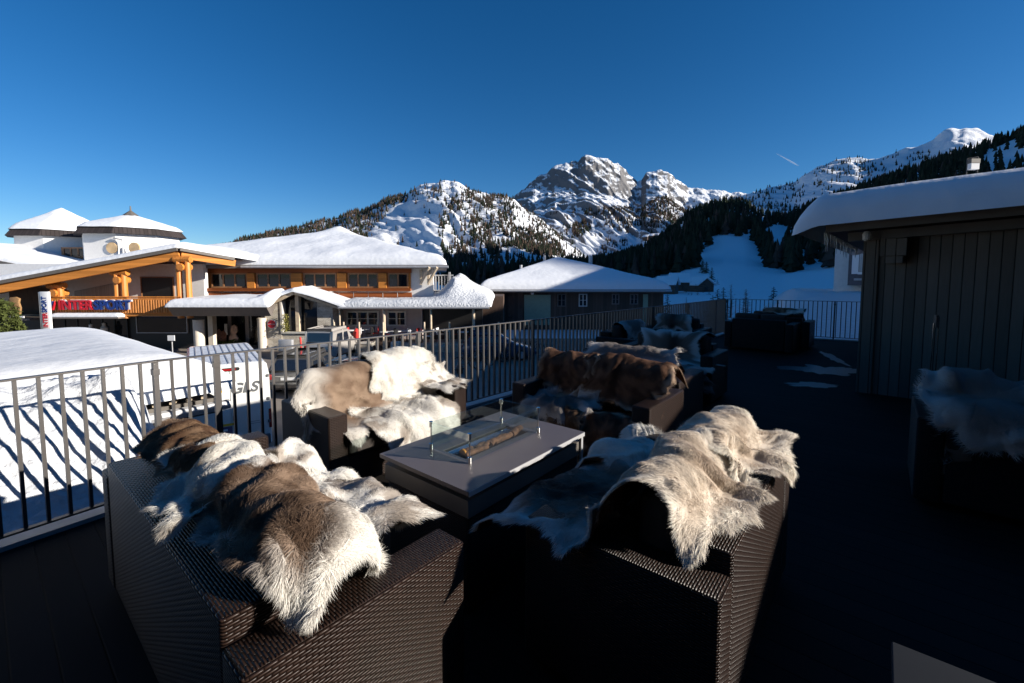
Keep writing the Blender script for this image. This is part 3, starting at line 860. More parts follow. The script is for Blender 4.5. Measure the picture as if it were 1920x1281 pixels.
# ---- wing with the log balcony (left)
YF = 27.5
apex = W(337, 478, YF); lf = W(-60, 552.5, YF - 1.2)
d = (apex - lf)
fb = MB(); fb.bar(lf, apex, .22, .52); bw(fb, 'fascia_beam', MT['orange'])
rt = W(441, 494, 29.5)
fb = MB(); fb.bar(apex + Vector((0.05, .05, -.02)), rt, .2, .40); bw(fb, 'fascia_beam', MT['orange'])
tr = MB(); up = Vector((0, -.10, .33)); tr.bar(lf + up, apex + up, .34, .20); tr.bar(apex + up + Vector((.1, 0, 0)), rt + up * .85, .3, .18); bw(tr, 'roof_edge', MT['fascia'])
# wing roof snow: two slopes falling away from the apex line (apex runs back)
def wing(X, Y):
    zl = lf.z + (apex.z - lf.z) * np.clip((X - lf.x) / (apex.x - lf.x), -1, 1)
    zr = apex.z + (rt.z - apex.z) * (X - apex.x) / (rt.x - apex.x)
    z = np.where(X < apex.x, zl, zr)
    return z + .42 - 0.012 * (Y - YF)
def yfront(X): return np.where(X < apex.x, lf.y + (apex.y - lf.y) * (X - lf.x) / (apex.x - lf.x), apex.y + (rt.y - apex.y) * (X - apex.x) / (rt.x - apex.x))
nx, ny = 90, 40
a = np.linspace(lf.x - 4, rt.x + 1.0, nx); b = np.concatenate([[0, .003], np.linspace(.012, 1, ny - 2)])
X = np.repeat(a[None], ny, 0); Y = yfront(X) - .1 + b[:, None] * 14
e = np.clip((Y - yfront(X) + .1) / .45, 0, 1)
Zs = wing(X, Y) + (.34 + .14 * fbm(X / 2.2, Y / 2.2, 4, 14)) * np.sqrt(1 - (1 - e) ** 2)
under(grid_mesh('snow_cover', X, Y, Zs, MT['snow'], True))
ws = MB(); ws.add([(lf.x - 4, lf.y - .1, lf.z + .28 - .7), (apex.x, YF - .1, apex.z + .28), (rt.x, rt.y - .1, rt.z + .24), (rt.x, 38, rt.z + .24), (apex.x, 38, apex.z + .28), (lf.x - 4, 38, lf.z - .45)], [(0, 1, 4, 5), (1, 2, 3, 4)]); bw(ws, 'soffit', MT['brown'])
# back wall of the balcony, white with dark windows and a curtain
YB = 30.0
bw(MB().box(W(-60, 560, YB).x, W(384, 560, YB).x, YB, YB + .4, W(200, 596, YB).z, W(300, 495, YB).z), 'wall', MT['white'])
w_ = win(None, (W(265, 540, YB).x + W(327, 540, YB).x) / 2, (W(300, 519, YB).z + W(300, 560, YB).z) / 2, YB - .02, W(327, 540, YB).x - W(265, 540, YB).x, W(300, 519, YB).z - W(300, 560, YB).z, 1, .06, MT['frame'], MT['dark']); under(w_)
x0, x1 = W(140, 540, YB).x, W(217, 540, YB).x
bw(MB().add([(x0, YB - .05, W(140, 566, YB).z), (x1, YB - .05, W(140, 566, YB).z), (x1, YB - .05, W(217, 531, YB).z), (x0, YB - .05, W(140, 546, YB).z)], [(0, 1, 2, 3)]), 'gable_window', MT['curtain'])
bw(MB().box(W(20, 560, YB).x, W(118, 560, YB).x, YB - .08, YB - .02, W(60, 590, YB).z, W(60, 538, YB).z), 'timber_wall', MT['brown'])
# balcony floor, log railing, log posts
zf = W(200, 586, YF).z
bw(MB().box(W(95, 580, YF).x, W(345, 580, YF).x, YF - .2, YB, zf - .22, zf), 'balcony_floor', MT['orange'])
lg = MB(); x0, x1 = W(95, 570, YF).x, W(345, 570, YF).x; zt = W(200, 562, YF).z
n = 52
for k in range(n):
    x = x0 + (x1 - x0) * (k + .5) / n; lg.tube([(x, YF - .22, zf), (x, YF - .22, zt)], .085, 7)
bw(lg, 'log_railing', MT['orange2'], smooth=True)
bw(MB().tube([(x0, YF - .22, W(200, 557, YF).z), (x1, YF - .22, W(200, 557, YF).z)], .045, 7).tube([(x0, YF - .22, zt + .02), (x1, YF - .22, zt + .02)], .07, 7), 'handrail', MT['orange2'])
for a, b in ((103, 116), (222, 236), (339, 356)):
    top = lf.lerp(apex, (W((a + b) / 2, 500, YF).x - lf.x) / d.x).z - .2
    for px in (a, b):
        p = W(px, 560, YF); bw(MB().tube([(p.x, YF - .05, zf - .35), (p.x, YF - .05, top)], [.19, .165], 10), 'log_post', MT['orange2'], smooth=True)
    p = W((a + b) / 2, 560, YF); bw(MB().tube([(p.x - .5, YF - .05, top - .15), (p.x + .5, YF - .05, top - .15)], .2, 9).tube([(p.x, YF - .35, top - .62), (p.x, YF + .5, top - .62)], .22, 9), 'log_corbel', MT['orange2'], smooth=True)
# shop front below
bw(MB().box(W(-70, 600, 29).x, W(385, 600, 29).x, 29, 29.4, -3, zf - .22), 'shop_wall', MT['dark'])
sp = win(None, (W(256, 600, 28.95).x + W(352, 600, 28.95).x) / 2, (W(300, 593, 28.9).z + W(300, 624, 28.9).z) / 2, 28.93, W(352, 600, 28.9).x - W(256, 600, 28.9).x, 1.15, 1, .05, MT['grey']); under(sp)
sf = win(None, (W(98, 600, 28.95).x + W(240, 600, 28.95).x) / 2, -1.75, 28.93, W(240, 600, 28.9).x - W(98, 600, 28.9).x, 2.2, 6, .06, MT['black']); under(sf)
# ledge with snow above the shop window
x0, x1 = W(92, 590, 26.9).x, W(224, 590, 26.9).x; zl = W(150, 594.5, 26.9).z
bw(MB().box(x0, x1, 26.8, 28.9, zl - .10, zl), 'shop_ledge', MT['fascia2']); under(snow_cap('snow_cover', x0, x1, 26.8, 28.6, lambda X, Y: zl + 0 * X, .24, .25, None, 40, 14, seed=5))
bw(MB().box(W(20, 600, 28).x, W(72, 600, 28).x, 27.5, 28.9, W(50, 596, 28).z - .12, W(50, 596, 28).z), 'side_ledge', MT['fascia2'])
# ---- lower entrance roof (canopy), gabled stone porch, terrace roof
YC = 26.0
x0, x1 = W(314, 585, YC).x, W(500, 585, YC).x; z1 = W(400, 577, YC).z; z0 = W(400, 594, YC).z
YE = 28.55; xR = W(516, 583, YE).x
bw(MB().prism([(YC, z1), (YC + .45, z0), (YC + .6, z0), (YC + .6, z1)], 'x', x0, x1), 'canopy_fascia', MT['fascia2'])
bw(MB().add([(x1 + .003, YC, z1), (xR, YE, z1 + .30), (xR, YE, z1 - .20), (x1 + .003, YC + .45, z0), (x1 - .3, YC + .6, z0), (xR - .3, YE, z1 - .20), (xR - .3, YE, z1 + .30), (x1 - .3, YC + .6, z1)], [(0, 3, 2, 1), (3, 4, 5, 2), (1, 2, 5, 6), (0, 1, 6, 7), (4, 7, 6, 5), (0, 7, 4, 3)]), 'canopy_return', MT['fascia2'])
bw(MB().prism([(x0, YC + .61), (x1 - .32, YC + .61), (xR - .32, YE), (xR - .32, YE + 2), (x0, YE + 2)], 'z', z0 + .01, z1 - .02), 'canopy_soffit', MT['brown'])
a_ = np.concatenate([[0, .004], np.linspace(.015, .985, 60), [.996, 1]]); b_ = np.concatenate([[0, .004], np.linspace(.015, 1, 26)])
A, B = np.meshgrid(a_, b_); Yc = YC - .06 + B * (YE + .6 - YC); xm = x1 + .12 + (xR + .35 - x1) * np.clip((Yc - YC) / (YE - YC), 0, 1)
Xc = x0 - .12 + (xm - x0 + .12) * A
e = np.minimum(np.minimum(Xc - x0 + .12, xm - Xc), Yc - YC + .06); q_ = np.clip(e / .45, 0, 1)
Zc = z1 + .03 + .05 * (Yc - YC) + .45 * sstep(x1 - 1.4, xR + .3, Xc) * sstep(YC, YE, Yc) + .46 * np.sqrt(np.clip(1 - (1 - q_) ** 2, 0, 1)) * (1 + .4 * (fbm(Xc / 2, Yc / 2, 4, 6) - .5))
under(grid_mesh('snow_cover', Xc, Yc, Zc, MT['snow'], True))
def pillar(px, pyb, r=.2, cap=True):
    rr = slope(px, pyb); dist = (-3.0 - CAM_H) / rr[1]; X = math.sin(rr[0]) * dist; Y = math.cos(rr[0]) * dist
    b = MB().tube([(X, Y, -3.02), (X, Y, z0 - .3)], [r * .95, r], 14)
    o = bw(b, 'entrance_pillar', MT['pillar'], smooth=True)
    if cap:
        c = MB().lathe([(r * 1.0, z0 - .5), (r * 2.6, z0 - .08), (r * 2.6, z0 + .02)], 16, (X, Y, 0)).build('pillar_head', MT['post'], None); c.parent = o; c.matrix_parent_inverse = o.matrix_parent_inverse
    return X, Y
pillar(375, 662, .3); pillar(493, 656, .28)
bw(MB().box(W(395, 640, 29).x, W(404, 640, 29).x, 28.8, 29.2, -3, z0 + .1), 'entrance_post', MT['pillar'])
bw(MB().box(W(384, 620, 30.6).x, W(500, 620, 30.6).x, 30.5, 30.9, -3, z0 + .3), 'entrance_wall', MT['pink'])
for a, b, h in ((408, 428, 2.1), (436, 460, 2.2), (468, 490, 2.2)): bw(MB().box(W(a, 620, 30.5).x, W(b, 620, 30.5).x, 30.42, 30.49, -2.95, -3 + h), 'entrance_door', MT['glass'])
# gable porch
YP = 28.6
def PX(px): return W(px, 600, YP).x
def PZ(py): return W(560, py, YP).z
ax, az_ = PX(556), PZ(545)
stone = MB()
stone.prism([(PX(497), -3.02), (PX(527), -3.02), (PX(527), PZ(566)), (PX(497), PZ(580))], 'y', YP, YP + 2)
stone.prism([(PX(595), -3.02), (PX(624), -3.02), (PX(624), PZ(575)), (PX(595), PZ(560))], 'y', YP + .004, YP + 2)
stone.box(PX(527) + .003, PX(595) - .003, YP + .05, YP + 2, -3.02, PZ(624))
bw(stone, 'stone_wall', MT['stone'])
pg = MB().prism([(PX(529), PZ(622)), (PX(593), PZ(622)), (PX(593), PZ(562)), (ax, PZ(551)), (PX(529), PZ(565))], 'y', YP + .55, YP + .6); bw(pg, 'gable_glazing', MT['glass'])
gf = MB(); 
gf.box(PX(552.5), PX(559), YP + .12, YP + .5, PZ(622), PZ(549)); bw(gf, 'centre_column', MT['post'])
gf = MB().box(PX(526), PX(529.5), YP - .04, YP + .3, PZ(623), PZ(566)).box(PX(527), PX(596), YP - .06, YP + .3, PZ(625.5), PZ(622.5)); bw(gf, 'window_surround', MT['wframe'])
bg2 = MB(); bg2.bar((PX(503), YP - .14, PZ(573)), (ax, YP - .14, PZ(548)), .2, .22); bg2.bar((ax, YP - .14, PZ(548)), (PX(640), YP - .14, PZ(577)), .2, .22); bw(bg2, 'barge_board', MT['post'])
tr = MB(); tr.bar((PX(500), YP - .25, PZ(570)), (ax, YP - .25, PZ(544.5)), .24, .10); tr.bar((ax, YP - .25, PZ(544.5)), (PX(642), YP - .25, PZ(575)), .24, .10); bw(tr, 'roof_edge', MT['fascia'])
def gb(X, Y): return np.where(X < ax, PZ(544) - (ax - X) * (PZ(544) - PZ(569)) / (ax - PX(500)), PZ(544) - (X - ax) * (PZ(544) - PZ(575)) / (PX(642) - ax)) + .04
X, Y = np.meshgrid(np.linspace(PX(478), PX(655), 70), np.concatenate([[YP - .4, YP - .39], np.linspace(YP - .36, YP + 2.3, 20)]))
e = np.clip((Y - YP + .4) / .4, 0, 1); smooth_top = .12 * np.exp(-((X - ax) / .8) ** 2)
under(grid_mesh('snow_cover', X, Y, gb(X, Y) - smooth_top + (.34 + .2 * (fbm(X / 1.5, Y / 1.5, 3, 4) - .5)) * np.sqrt(1 - (1 - e) ** 2), MT['snow'], True))
# terrace roof on the right with heaped snow
x0, x1 = W(636, 575, YP - .3).x, W(917, 575, YP - .3).x; zt = W(760, 575.5, YP - .3).z
bw(MB().box(x0, x1, YP - .3, YW + .1, zt - .12, zt), 'lower_eave', MT['fascia2'])
bw(MB().tube([(x0, YP - .4, zt - .06), (x1, YP - .4, zt - .06)], .07, 8), 'gutter', MT['grey'])
pm = W(856, 524, 31.5)
def tb(X, Y):
    m_ = 1.30 * np.exp(-((X - pm.x) / 1.0) ** 2) * sstep(YP + .2, YP + 2.4, Y) * (1 + .25 * (fbm(X * 1.5, Y * 1.5, 3, 2) - .5) * 2)
    m2 = .42 * np.exp(-((X - pm.x - 1.5) / 1.0) ** 2) * sstep(YP, YP + 2, Y)
    return zt + .02 + .12 * (Y - YP) / 2.5 + m_ + m2
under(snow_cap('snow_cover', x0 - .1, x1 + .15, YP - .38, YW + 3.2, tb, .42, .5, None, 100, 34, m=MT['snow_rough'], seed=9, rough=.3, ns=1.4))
bw(MB().box(x1 - 3.3, x1, YW + .12, YW + 3.4, zt - .12, zt), 'rear_eave', MT['fascia2'])
bw(MB().box(W(628, 600, YW).x, W(795, 600, YW).x, YW - .6, YW - .2, -3, zt - .12), 'ground_floor_wall', MT['pink'])
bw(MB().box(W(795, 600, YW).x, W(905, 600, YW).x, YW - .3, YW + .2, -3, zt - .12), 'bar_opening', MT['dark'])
for a, b, n in ((650, 711, 3), (726, 762, 2)):
    w_ = win(None, (W(a, 598, YW - .6).x + W(b, 598, YW - .6).x) / 2, (W(680, 584, YW - .6).z + W(680, 611, YW - .6).z) / 2, YW - .63, W(b, 598, YW - .6).x - W(a, 598, YW - .6).x, 1.05, n, .11, MT['wframe'], bars=1); under(w_)
for px, r in ((637, .05), (720, .1), (808, .07), (888, .09)):
    p = W(px, 600, YP - .1); bw(MB().tube([(p.x, YP - .1, -3.02), (p.x, YP - .1, zt - .1)], r, 8), 'terrace_post', MT['post'], smooth=True)
pl = MB().box(W(628, 650, 27.4).x, W(694, 650, 27.4).x, 27.4, 30.3, -3.02, -2.45); bw(pl, 'patio_plinth', MT['stone'])
pc = MB().box(W(627, 650, 27.4).x, W(694.5, 650, 27.4).x, 27.35, 27.6, -2.447, -2.33); bw(pc, 'plinth_coping', MT['wframe'])
bw(MB().box(W(738, 650, 27.4).x, W(880, 650, 27.4).x, 27.6, 30.3, -3.02, -2.55), 'patio_plinth', MT['stone'])
st = MB()
for k in range(3): st.box(W(696, 650, 27.4).x, W(737, 650, 27.4).x, 27.5 + k * .45, 30.3, -3.02 + k * .19, -2.83 + k * .19)
bw(st, 'patio_steps', MT['brown'])

# ---- letters on the log balcony
S = empty('shop_sign', (W(168, 573, 27.0).x, 27.0, W(168, 573, 27.0).z)); tag(S, 'large red and blue INTERSPORT letters fixed along the log balcony', 'sign')
def fit_text(name, body, x0, x1, z, y, h, m, root, off=.012, ext=.04):
    o = text(name, body, h, (0, 0, 0), m, root, ext=ext, off=off)
    bpy.context.view_layer.update()
    wd = o.dimensions.x
    o.scale = ((x1 - x0) / wd, 1, 1)
    o.location = Vector(((x0 + x1) / 2, y, z)) - root.location
    return o
YS = 27.0
zc = W(168, 573, YS).z
fit_text('red_lettering', 'INTER', W(109, 573, YS).x, W(174, 573, YS).x, zc, YS, .80, MT['red'], S, .022)
fit_text('blue_lettering', 'SPORT', W(176, 573, YS).x, W(244, 573, YS).x, zc, YS, .80, MT['blue'], S, .022)
fit_text('lettering_edge', 'INTER', W(110, 573, YS).x, W(175.5, 573, YS).x, zc + .02, YS + .10, .80, MT['signwhite'], S, .028)
fit_text('lettering_edge', 'SPORT', W(177, 573, YS).x, W(245.5, 573, YS).x, zc + .02, YS + .10, .80, MT['signwhite'], S, .028)
p0 = W(93, 583, YS)
lgm = MB().prism([(-.03, .1), (.14, .16), (.27, .58), (.05, .58), (-.03, .42)], 'y', -.05, .05); o = lgm.build('blue_emblem', MT['blue'], S); o.location = p0 - S.location
o = MB().prism([(.16, .05), (.24, .05), (.38, .40), (.38, .58), (.30, .4)], 'y', -.05, .05).build('red_emblem', MT['red'], S); o.location = p0 - S.location
# white column sign
p = W(83, 547, 22); S2 = empty('sign_column', (p.x, 22, -3)); tag(S2, 'tall white sign column with vertical INTERSPORT lettering', 'sign')
hh = p.z + 3
MB().box(-.20, .24, -.06, .06, 0, hh).build('column_body', MT['signwhite'], S2, bevel=.02)
MB().box(-.26, -.205, -.05, .05, 0, hh - .02).build('column_edge', MT['grey'], S2)
for body, m, a, b in (('INTER', MT['red'], 593, 615), ('SPORT', MT['blue'], 556, 590)):
    z0_, z1_ = W(83, b if 0 else 0, 22).z, 0
    za = W(83, {'INTER': 614, 'SPORT': 586}[body], 22).z; zb = W(83, {'INTER': 586.5, 'SPORT': 556}[body], 22).z
    o = text('vertical_lettering', body, .33, (0, 0, 0), m, S2, rot=(math.pi / 2, -math.pi / 2, 0), ext=.006, off=.008)
    bpy.context.view_layer.update()
    o.scale = ((zb - za) / max(o.dimensions.x, .01), 1, 1)
    o.location = (.03, -.067, (za + zb) / 2 + 3)
o = MB().prism([(-.09, -.12), (.02, -.12), (.14, .1), (.04, .1)], 'y', -.072, -.062).build('blue_emblem', MT['blue'], S2); o.location = (.02, 0, W(83, 622, 22).z + 3)
# round red sign on the stone wall
p = W(510, 608, YP - .1); S3 = empty('round_sign', p); tag(S3, 'round dark red sign with a pale bar mounted on the stone wall', 'sign')
def disc(r, y0, y1, n=28): 
    b = MB(); pts = [(r * math.cos(2 * math.pi * k / n), r * math.sin(2 * math.pi * k / n)) for k in range(n)]; return b.prism(pts, 'y', y0, y1)
disc(.30, -.03, .05).build('rim', MT['signwhite'], S3); disc(.255, -.045, -.031).build('face', MT['red'], S3)
MB().box(-.24, .24, -.055, -.046, -.035, .035).build('pale_bar', M('sign_pink', (.7, .35, .36), .5), S3)
# carved wooden crest, left
p = W(28, 574, 26.6); cr = MB().prism([(-.32, -.5), (.3, -.5), (.36, -.1), (.28, .2), (.34, .45), (.12, .55), (-.2, .52), (-.36, .3), (-.3, 0), (-.37, -.25)], 'y', -.06, .06)
o = cr.build('carved_board', MT['skinwood'], None, bevel=.02); o.location = p; tag(o, 'carved wooden board hung in the dark bay left of the white sign column', 'sign')
MB().box(-.5, .5, -.02, .02, -.72, -.6).build('name_plate', MT['signwhite'], o)

# ===== octagonal tower house behind
TW = empty('tower_house', W(190, 470, 46).to_tuple()); tag(TW, 'white tower house with two snow covered pointed roofs and round windows', 'building')
def tower(cx, cy, r, ztop, zeave, apexz, n, parts_seed, cap):
    ang = [2 * math.pi * (k + .5) / n for k in range(n)]
    pts = [(cx + r * math.cos(t), cy + r * math.sin(t)) for t in ang]
    bw(MB().prism(pts, 'z', zeave - 9, zeave + .1), 'wall', MT['white'], TW)
    ro = r * 1.17
    V = []; Fc = []
    V = [(cx + ro * math.cos(t), cy + ro * math.sin(t), zeave) for t in ang] + [(cx + ro * .88 * math.cos(t), cy + ro * .88 * math.sin(t), zeave + .75) for t in ang]
    f = [(k, (k + 1) % n, n + (k + 1) % n, n + k) for k in range(n)] + [tuple(range(n - 1, -1, -1)), tuple(range(n, 2 * n))]
    bw(MB().add(V, f), 'tiled_eave', MT['tiles'], TW)
    # snow pyramid
    rings = 14; V = []; f = []; m_ = 8 * n
    for i in range(rings + 1):
        q = i / rings
        for k in range(m_):
            t = 2 * math.pi * k / m_ + math.pi / n
            # polygon radius
            tt = ((t - math.pi / n) % (2 * math.pi / n)) - math.pi / n
            poly = math.cos(math.pi / n) / math.cos(tt)
            rad = ro * .94 * (poly * (1 - .6 * q) + .6 * q) * (1 - q) ** 1.0
            z = zeave + .62 + (apexz - zeave - .62) * (q ** 1.0) + .12 * (float(fbm(cx + 2 * q * 3 + k * .15, 3 * q, 3, parts_seed)) - .5) + (.28 * min(1, q * 8) * (1 - .6 * q) if i else 0)
            V.append((cx + rad * math.cos(t), cy + rad * math.sin(t), z))
        if i: f += [((i - 1) * m_ + k, (i - 1) * m_ + (k + 1) % m_, i * m_ + (k + 1) % m_, i * m_ + k) for k in range(m_)]
    b = MB().add(V, f); o = bw(b, 'snow_cover', MT['snow'], TW, smooth=True)
    if cap:
        bw(MB().lathe([(1.0, apexz - .35), (.5, apexz + .1), (.08, apexz + .45), (.05, apexz + .9)], 8, (cx, cy, 0)), 'copper_tip', MT['fascia'], TW)
    return pts
c1 = W(118, 430, 47); c2 = W(247, 430, 45)
zE = W(150, 441, 43).z
tower(c1.x, 47, 3.7, 0, zE, W(137, 392, 47).z, 8, 3, False)
tower(c2.x, 45, 3.9, 0, zE, W(247, 398, 45).z - .3, 8, 8, True)
yf = 45 - 3.9 * math.cos(math.pi / 8)
for px in (210, 252):
    p = W(px, 465, yf - .05); o = MB(); pts = [(.5 * math.cos(2 * math.pi * k / 24), .5 * math.sin(2 * math.pi * k / 24)) for k in range(24)]
    b = MB().prism(pts, 'y', -.06, .1); b.v = [(x + p.x, y + p.y, z + p.z) for x, y, z in b.v]; w_ = bw(b, 'round_window', M('gold_reveal', (.62, .42, .22), .4, var=.3, scale=1.2), TW)
    pts = [(.40 * math.cos(2 * math.pi * k / 24), .40 * math.sin(2 * math.pi * k / 24)) for k in range(24)]
    b = MB().prism(pts, 'y', -.075, -.061); b.v = [(x + p.x, y + p.y, z + p.z) for x, y, z in b.v]; g_ = b.build('pane', M('gold_glass', (.5, .33, .17), .15, var=.4, scale=1.5), None); g_.parent = w_; g_.matrix_parent_inverse = w_.matrix_parent_inverse
px_ = W(232, 460, yf - .06); bw(MB().tube([(px_.x, px_.y - .1, W(232, 480, yf).z), (px_.x, px_.y - .1, W(232, 450, yf).z), (px_.x - .8, px_.y - .1, W(226, 447, yf).z)], .09, 7), 'downpipe', MT['grey'], TW)
yf1 = 47 - 3.7 * math.cos(math.pi / 8)
b0 = W(122, 464, yf1 - .1); b1 = W(167, 487, yf1 - .1)
bw(MB().box(b0.x - .2, b1.x, yf1 - .3, yf1 + .3, b1.z - .4, b0.z), 'loggia', MT['frame'], TW)
w_ = win(None, (b0.x + b1.x) / 2, (b0.z + b1.z) / 2 + .1, yf1 - .33, b1.x - b0.x, b0.z - b1.z - .2, 3, .14, MT['frame']); under(w_, TW)
p = W(171, 465, yf1 - .4); bw(MB().box(p.x - .12, p.x + .12, p.y - .05, p.y + .1, p.z - 1.2, p.z + 1.0), 'corner_trim', MT['grey'], TW)

# ===== snow covered neighbour roofs, far left
NB = empty('neighbour_house', W(20, 480, 36).to_tuple()); tag(NB, 'low house at the left edge showing only its snow covered roof with dark barge boards', 'building')
a = W(-60, 452, 38); b = W(122, 490, 38)
def nb(X, Y): return a.z - .95 + (b.z - a.z) * (X - a.x) / (b.x - a.x)
under(snow_cap('snow_cover', a.x - 3, b.x, 37, 50, nb, .62, .6, None, 60, 30, seed=12), NB)
f_ = MB(); f_.bar((a.x - 3, 36.95, nb(a.x - 3, 0) - .25), (b.x - 2.2, 36.95, nb(b.x - 2.2, 0) - .16), .3, .42); bw(f_, 'barge_board', MT['fascia'], NB)
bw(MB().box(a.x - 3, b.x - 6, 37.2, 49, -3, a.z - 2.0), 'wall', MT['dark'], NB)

# ===== brown house on the right
H2 = empty('brown_house', W(1075, 560, 40).to_tuple()); tag(H2, 'dark brown timber house with a green panel and a broad snowy hipped roof', 'building')
YH = 40.0
x0, x1 = W(898, 543, YH - 1).x, W(1259, 543, YH - 1).x; ze2 = W(1075, 545, YH - 1).z
pk2 = W(1046, 494, 46.5)
def hip2(X, Y):
    y0, y1 = YH - 1, 55.0
    dx = np.where(X < pk2.x, (pk2.x - X) / (pk2.x - x0), (X - pk2.x) / (x1 - pk2.x)); dy = np.where(Y < pk2.y, (pk2.y - Y) / (pk2.y - y0), (Y - pk2.y) / (y1 - pk2.y))
    return ze2 + .1 + (pk2.z - ze2) * (1 - np.maximum(dx, dy))
under(snow_cap('snow_cover', x0, x1, YH - 1, 55, hip2, .62, .8, None, 100, 60, seed=22, rough=.14, ns=2.6), H2)
bw(MB().box(x0 + .05, x1 - .05, YH - .95, 54.9, ze2 - .18, ze2 + .08), 'eave_board', MT['fascia'], H2)
bw(MB().tube([(x0, YH - 1.08, ze2 - .02), (x1, YH - 1.08, ze2 - .02)], .09, 8), 'gutter', MT['grey'], H2)
bw(MB().box(W(915, 560, YH).x, W(1244, 560, YH).x, YH, 54, -3.1, ze2 - .1), 'wall', plank_mat('brown_cladding', (.10, .072, .056), .25, True, .8, .04, .3), H2)
p = W(983, 553, YH - .05); q = W(1032, 610, YH - .05); bw(MB().box(p.x, q.x, YH - .10, YH - .01, -2.6, p.z), 'green_panel', MT['green'], H2)
p = W(1206, 552, YH - .05); q = W(1214, 600, YH - .05); bw(MB().box(p.x, q.x, YH - .08, YH - .01, -3, p.z), 'green_board', MT['green'], H2)
for a, t, w, h in ((952, 556, 12, 38), (974, 556, 8, 22)):
    p = W(a, t, YH); bw(MB().box(p.x, W(a + w, t, YH).x, YH - .07, YH - .01, W(a, t + h, YH).z, p.z), 'door', MT['brown'], H2)
for a, b, t, u, m_ in ((1045, 1061, 551, 575, MT['fascia']), (1085, 1101, 551, 575, MT['wframe']), (1147, 1161, 551, 571, MT['fascia2']), (1181, 1196, 551, 571, MT['fascia2'])):
    w_ = win(None, (W(a, 560, YH).x + W(b, 560, YH).x) / 2, (W(a, t, YH).z + W(a, u, YH).z) / 2, YH - .04, W(b, 560, YH).x - W(a, 560, YH).x, W(a, t, YH).z - W(a, u, YH).z, 2, .09, m_, bars=1); under(w_, H2)
for px, py0, py1, Y in ((977, 511, 497, 43), (1021, 489, 479, 46), (1107, 497, 480, 45.5)):
    p = W(px, py0 + 6, Y); bw(MB().tube([(p.x, Y, p.z - .5), (p.x, Y, W(px, py1, Y).z)], .13 if px != 1107 else .2, 8), 'flue_pipe', MT['grey'], H2)
p = W(998, 549, YH - .4); bw(MB().lathe([(.05, .1), (.16, 0), (.12, -.16)], 10, (p.x, p.y, p.z)), 'wall_lamp', MT['signwhite'], H2)
# lean-to in shadow between the houses
bw(MB().box(W(905, 560, 38).x, W(945, 560, 38).x, 34, 40, -3, W(905, 552, 38).z), 'lean_to', MT['brown'], H2)

# ===== hotel to the right that the terrace belongs to, with unseen blocks added to cast shade
HT = empty('hotel_building', (26, 24, -3)); tag(HT, 'white hotel wall with a dark projecting window bay behind the clad pavilion', 'building')
def rot_under(mb, name, m, **k):
    o = mb.build(name, m, None, **k); o.matrix_world = Matrix.Translation((15.9, 22.0, 0)) @ Matrix.Rotation(R(-42), 4, 'Z'); return under(o, HT)
rot_under(MB().box(0, 18, 0, 12, -3, 5.2), 'wall', MT['white'])
rot_under(MB().box(9.5, 34, .1, 11.9, -3, 9.5), 'field_shade_block', MT['white'])  # unseen block added to keep sun off the snow field
rot_under(MB().box(.62, 4.2, -.8, -.003, W(1600, 535, 21).z, W(1600, 470, 21).z + .6), 'window_bay', M('bay_grey', (.10, .095, .11), .6))
zb_ = W(1600, 514, 21).z
rot_under(MB().box(.75, 1.0, -.85, -.803, zb_, zb_ + .95), 'window_frame', MT['signwhite'])
rot_under(MB().box(1.02, 2.6, -.84, -.803, zb_ + .1, zb_ + .95), 'curtain', MT['curtain'])
rot_under(MB().box(.98, 3.8, -.9, -.803, zb_ - .02, zb_ + .09), 'sill', MT['signwhite'])
rot_under(MB().box(.85, 3.8, -.86, -.803, zb_ - .3, zb_ - .2), 'trim_strip', MT['grey'])
bw(MB().box(43.5, 70, 14, 37, -3, 14.0), 'house_shade_block', MT['white'], HT)  # unseen block added so its shadow falls across the brown house
bw(MB().box(-17, 15, -16, -4.3, -3, 11.0), 'skylight_blocker', MT['brown'], HT)  # unseen block added behind the camera to cut skylight on the deck
o = snow_cap('snow_cover', -.5, 18, -.5, 12, lambda X, Y: 5.2 + 0 * X, .5, .6, None, 40, 30, seed=31); o.matrix_world = Matrix.Translation((15.9, 22.0, 0)) @ Matrix.Rotation(R(-42), 4, 'Z'); under(o, HT)
under(snow_cap('snow_cover', 43, 70.5, 13.5, 37.5, lambda X, Y: 14.0 + 0 * X, .7, .7, None, 40, 30, seed=32), HT)

# ------------------------------------------------------------------ terrace
P0 = Vector((-2.68, 3.31, 0)); PL = Vector((-7.0, -3.34, 0)); P1 = Vector((6.31, 13.1, 0)); P2 = Vector((9.75, 11.03, 0))
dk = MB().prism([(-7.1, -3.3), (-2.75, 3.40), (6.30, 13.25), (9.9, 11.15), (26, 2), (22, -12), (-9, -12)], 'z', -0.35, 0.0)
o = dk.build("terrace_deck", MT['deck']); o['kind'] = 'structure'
me = o.data; uvl = me.uv_layers[0]      # boards run along E2
n = len(me.loops); vi = np.zeros(n, int); me.loops.foreach_get('vertex_index', vi)
co = np.zeros(len(me.vertices) * 3); me.vertices.foreach_get('co', co); co = co.reshape(-1, 3)[vi]
uvl.data.foreach_set('uv', np.stack([co[:, 0] * E1.x + co[:, 1] * E1.y, co[:, 0] * E2.x + co[:, 1] * E2.y], 1).ravel())
bs = MB().prism([(-6.9, -3.2), (-2.7, 3.2), (6.28, 12.9), (9.7, 10.9), (25, 2), (21, -11.8), (-8.8, -11.8)], 'z', -3.05, -0.353)
o = bs.build("terrace_wall", MT['fascia2']); tag(o, 'rendered wall below the edge of the terrace deck', 'wall')

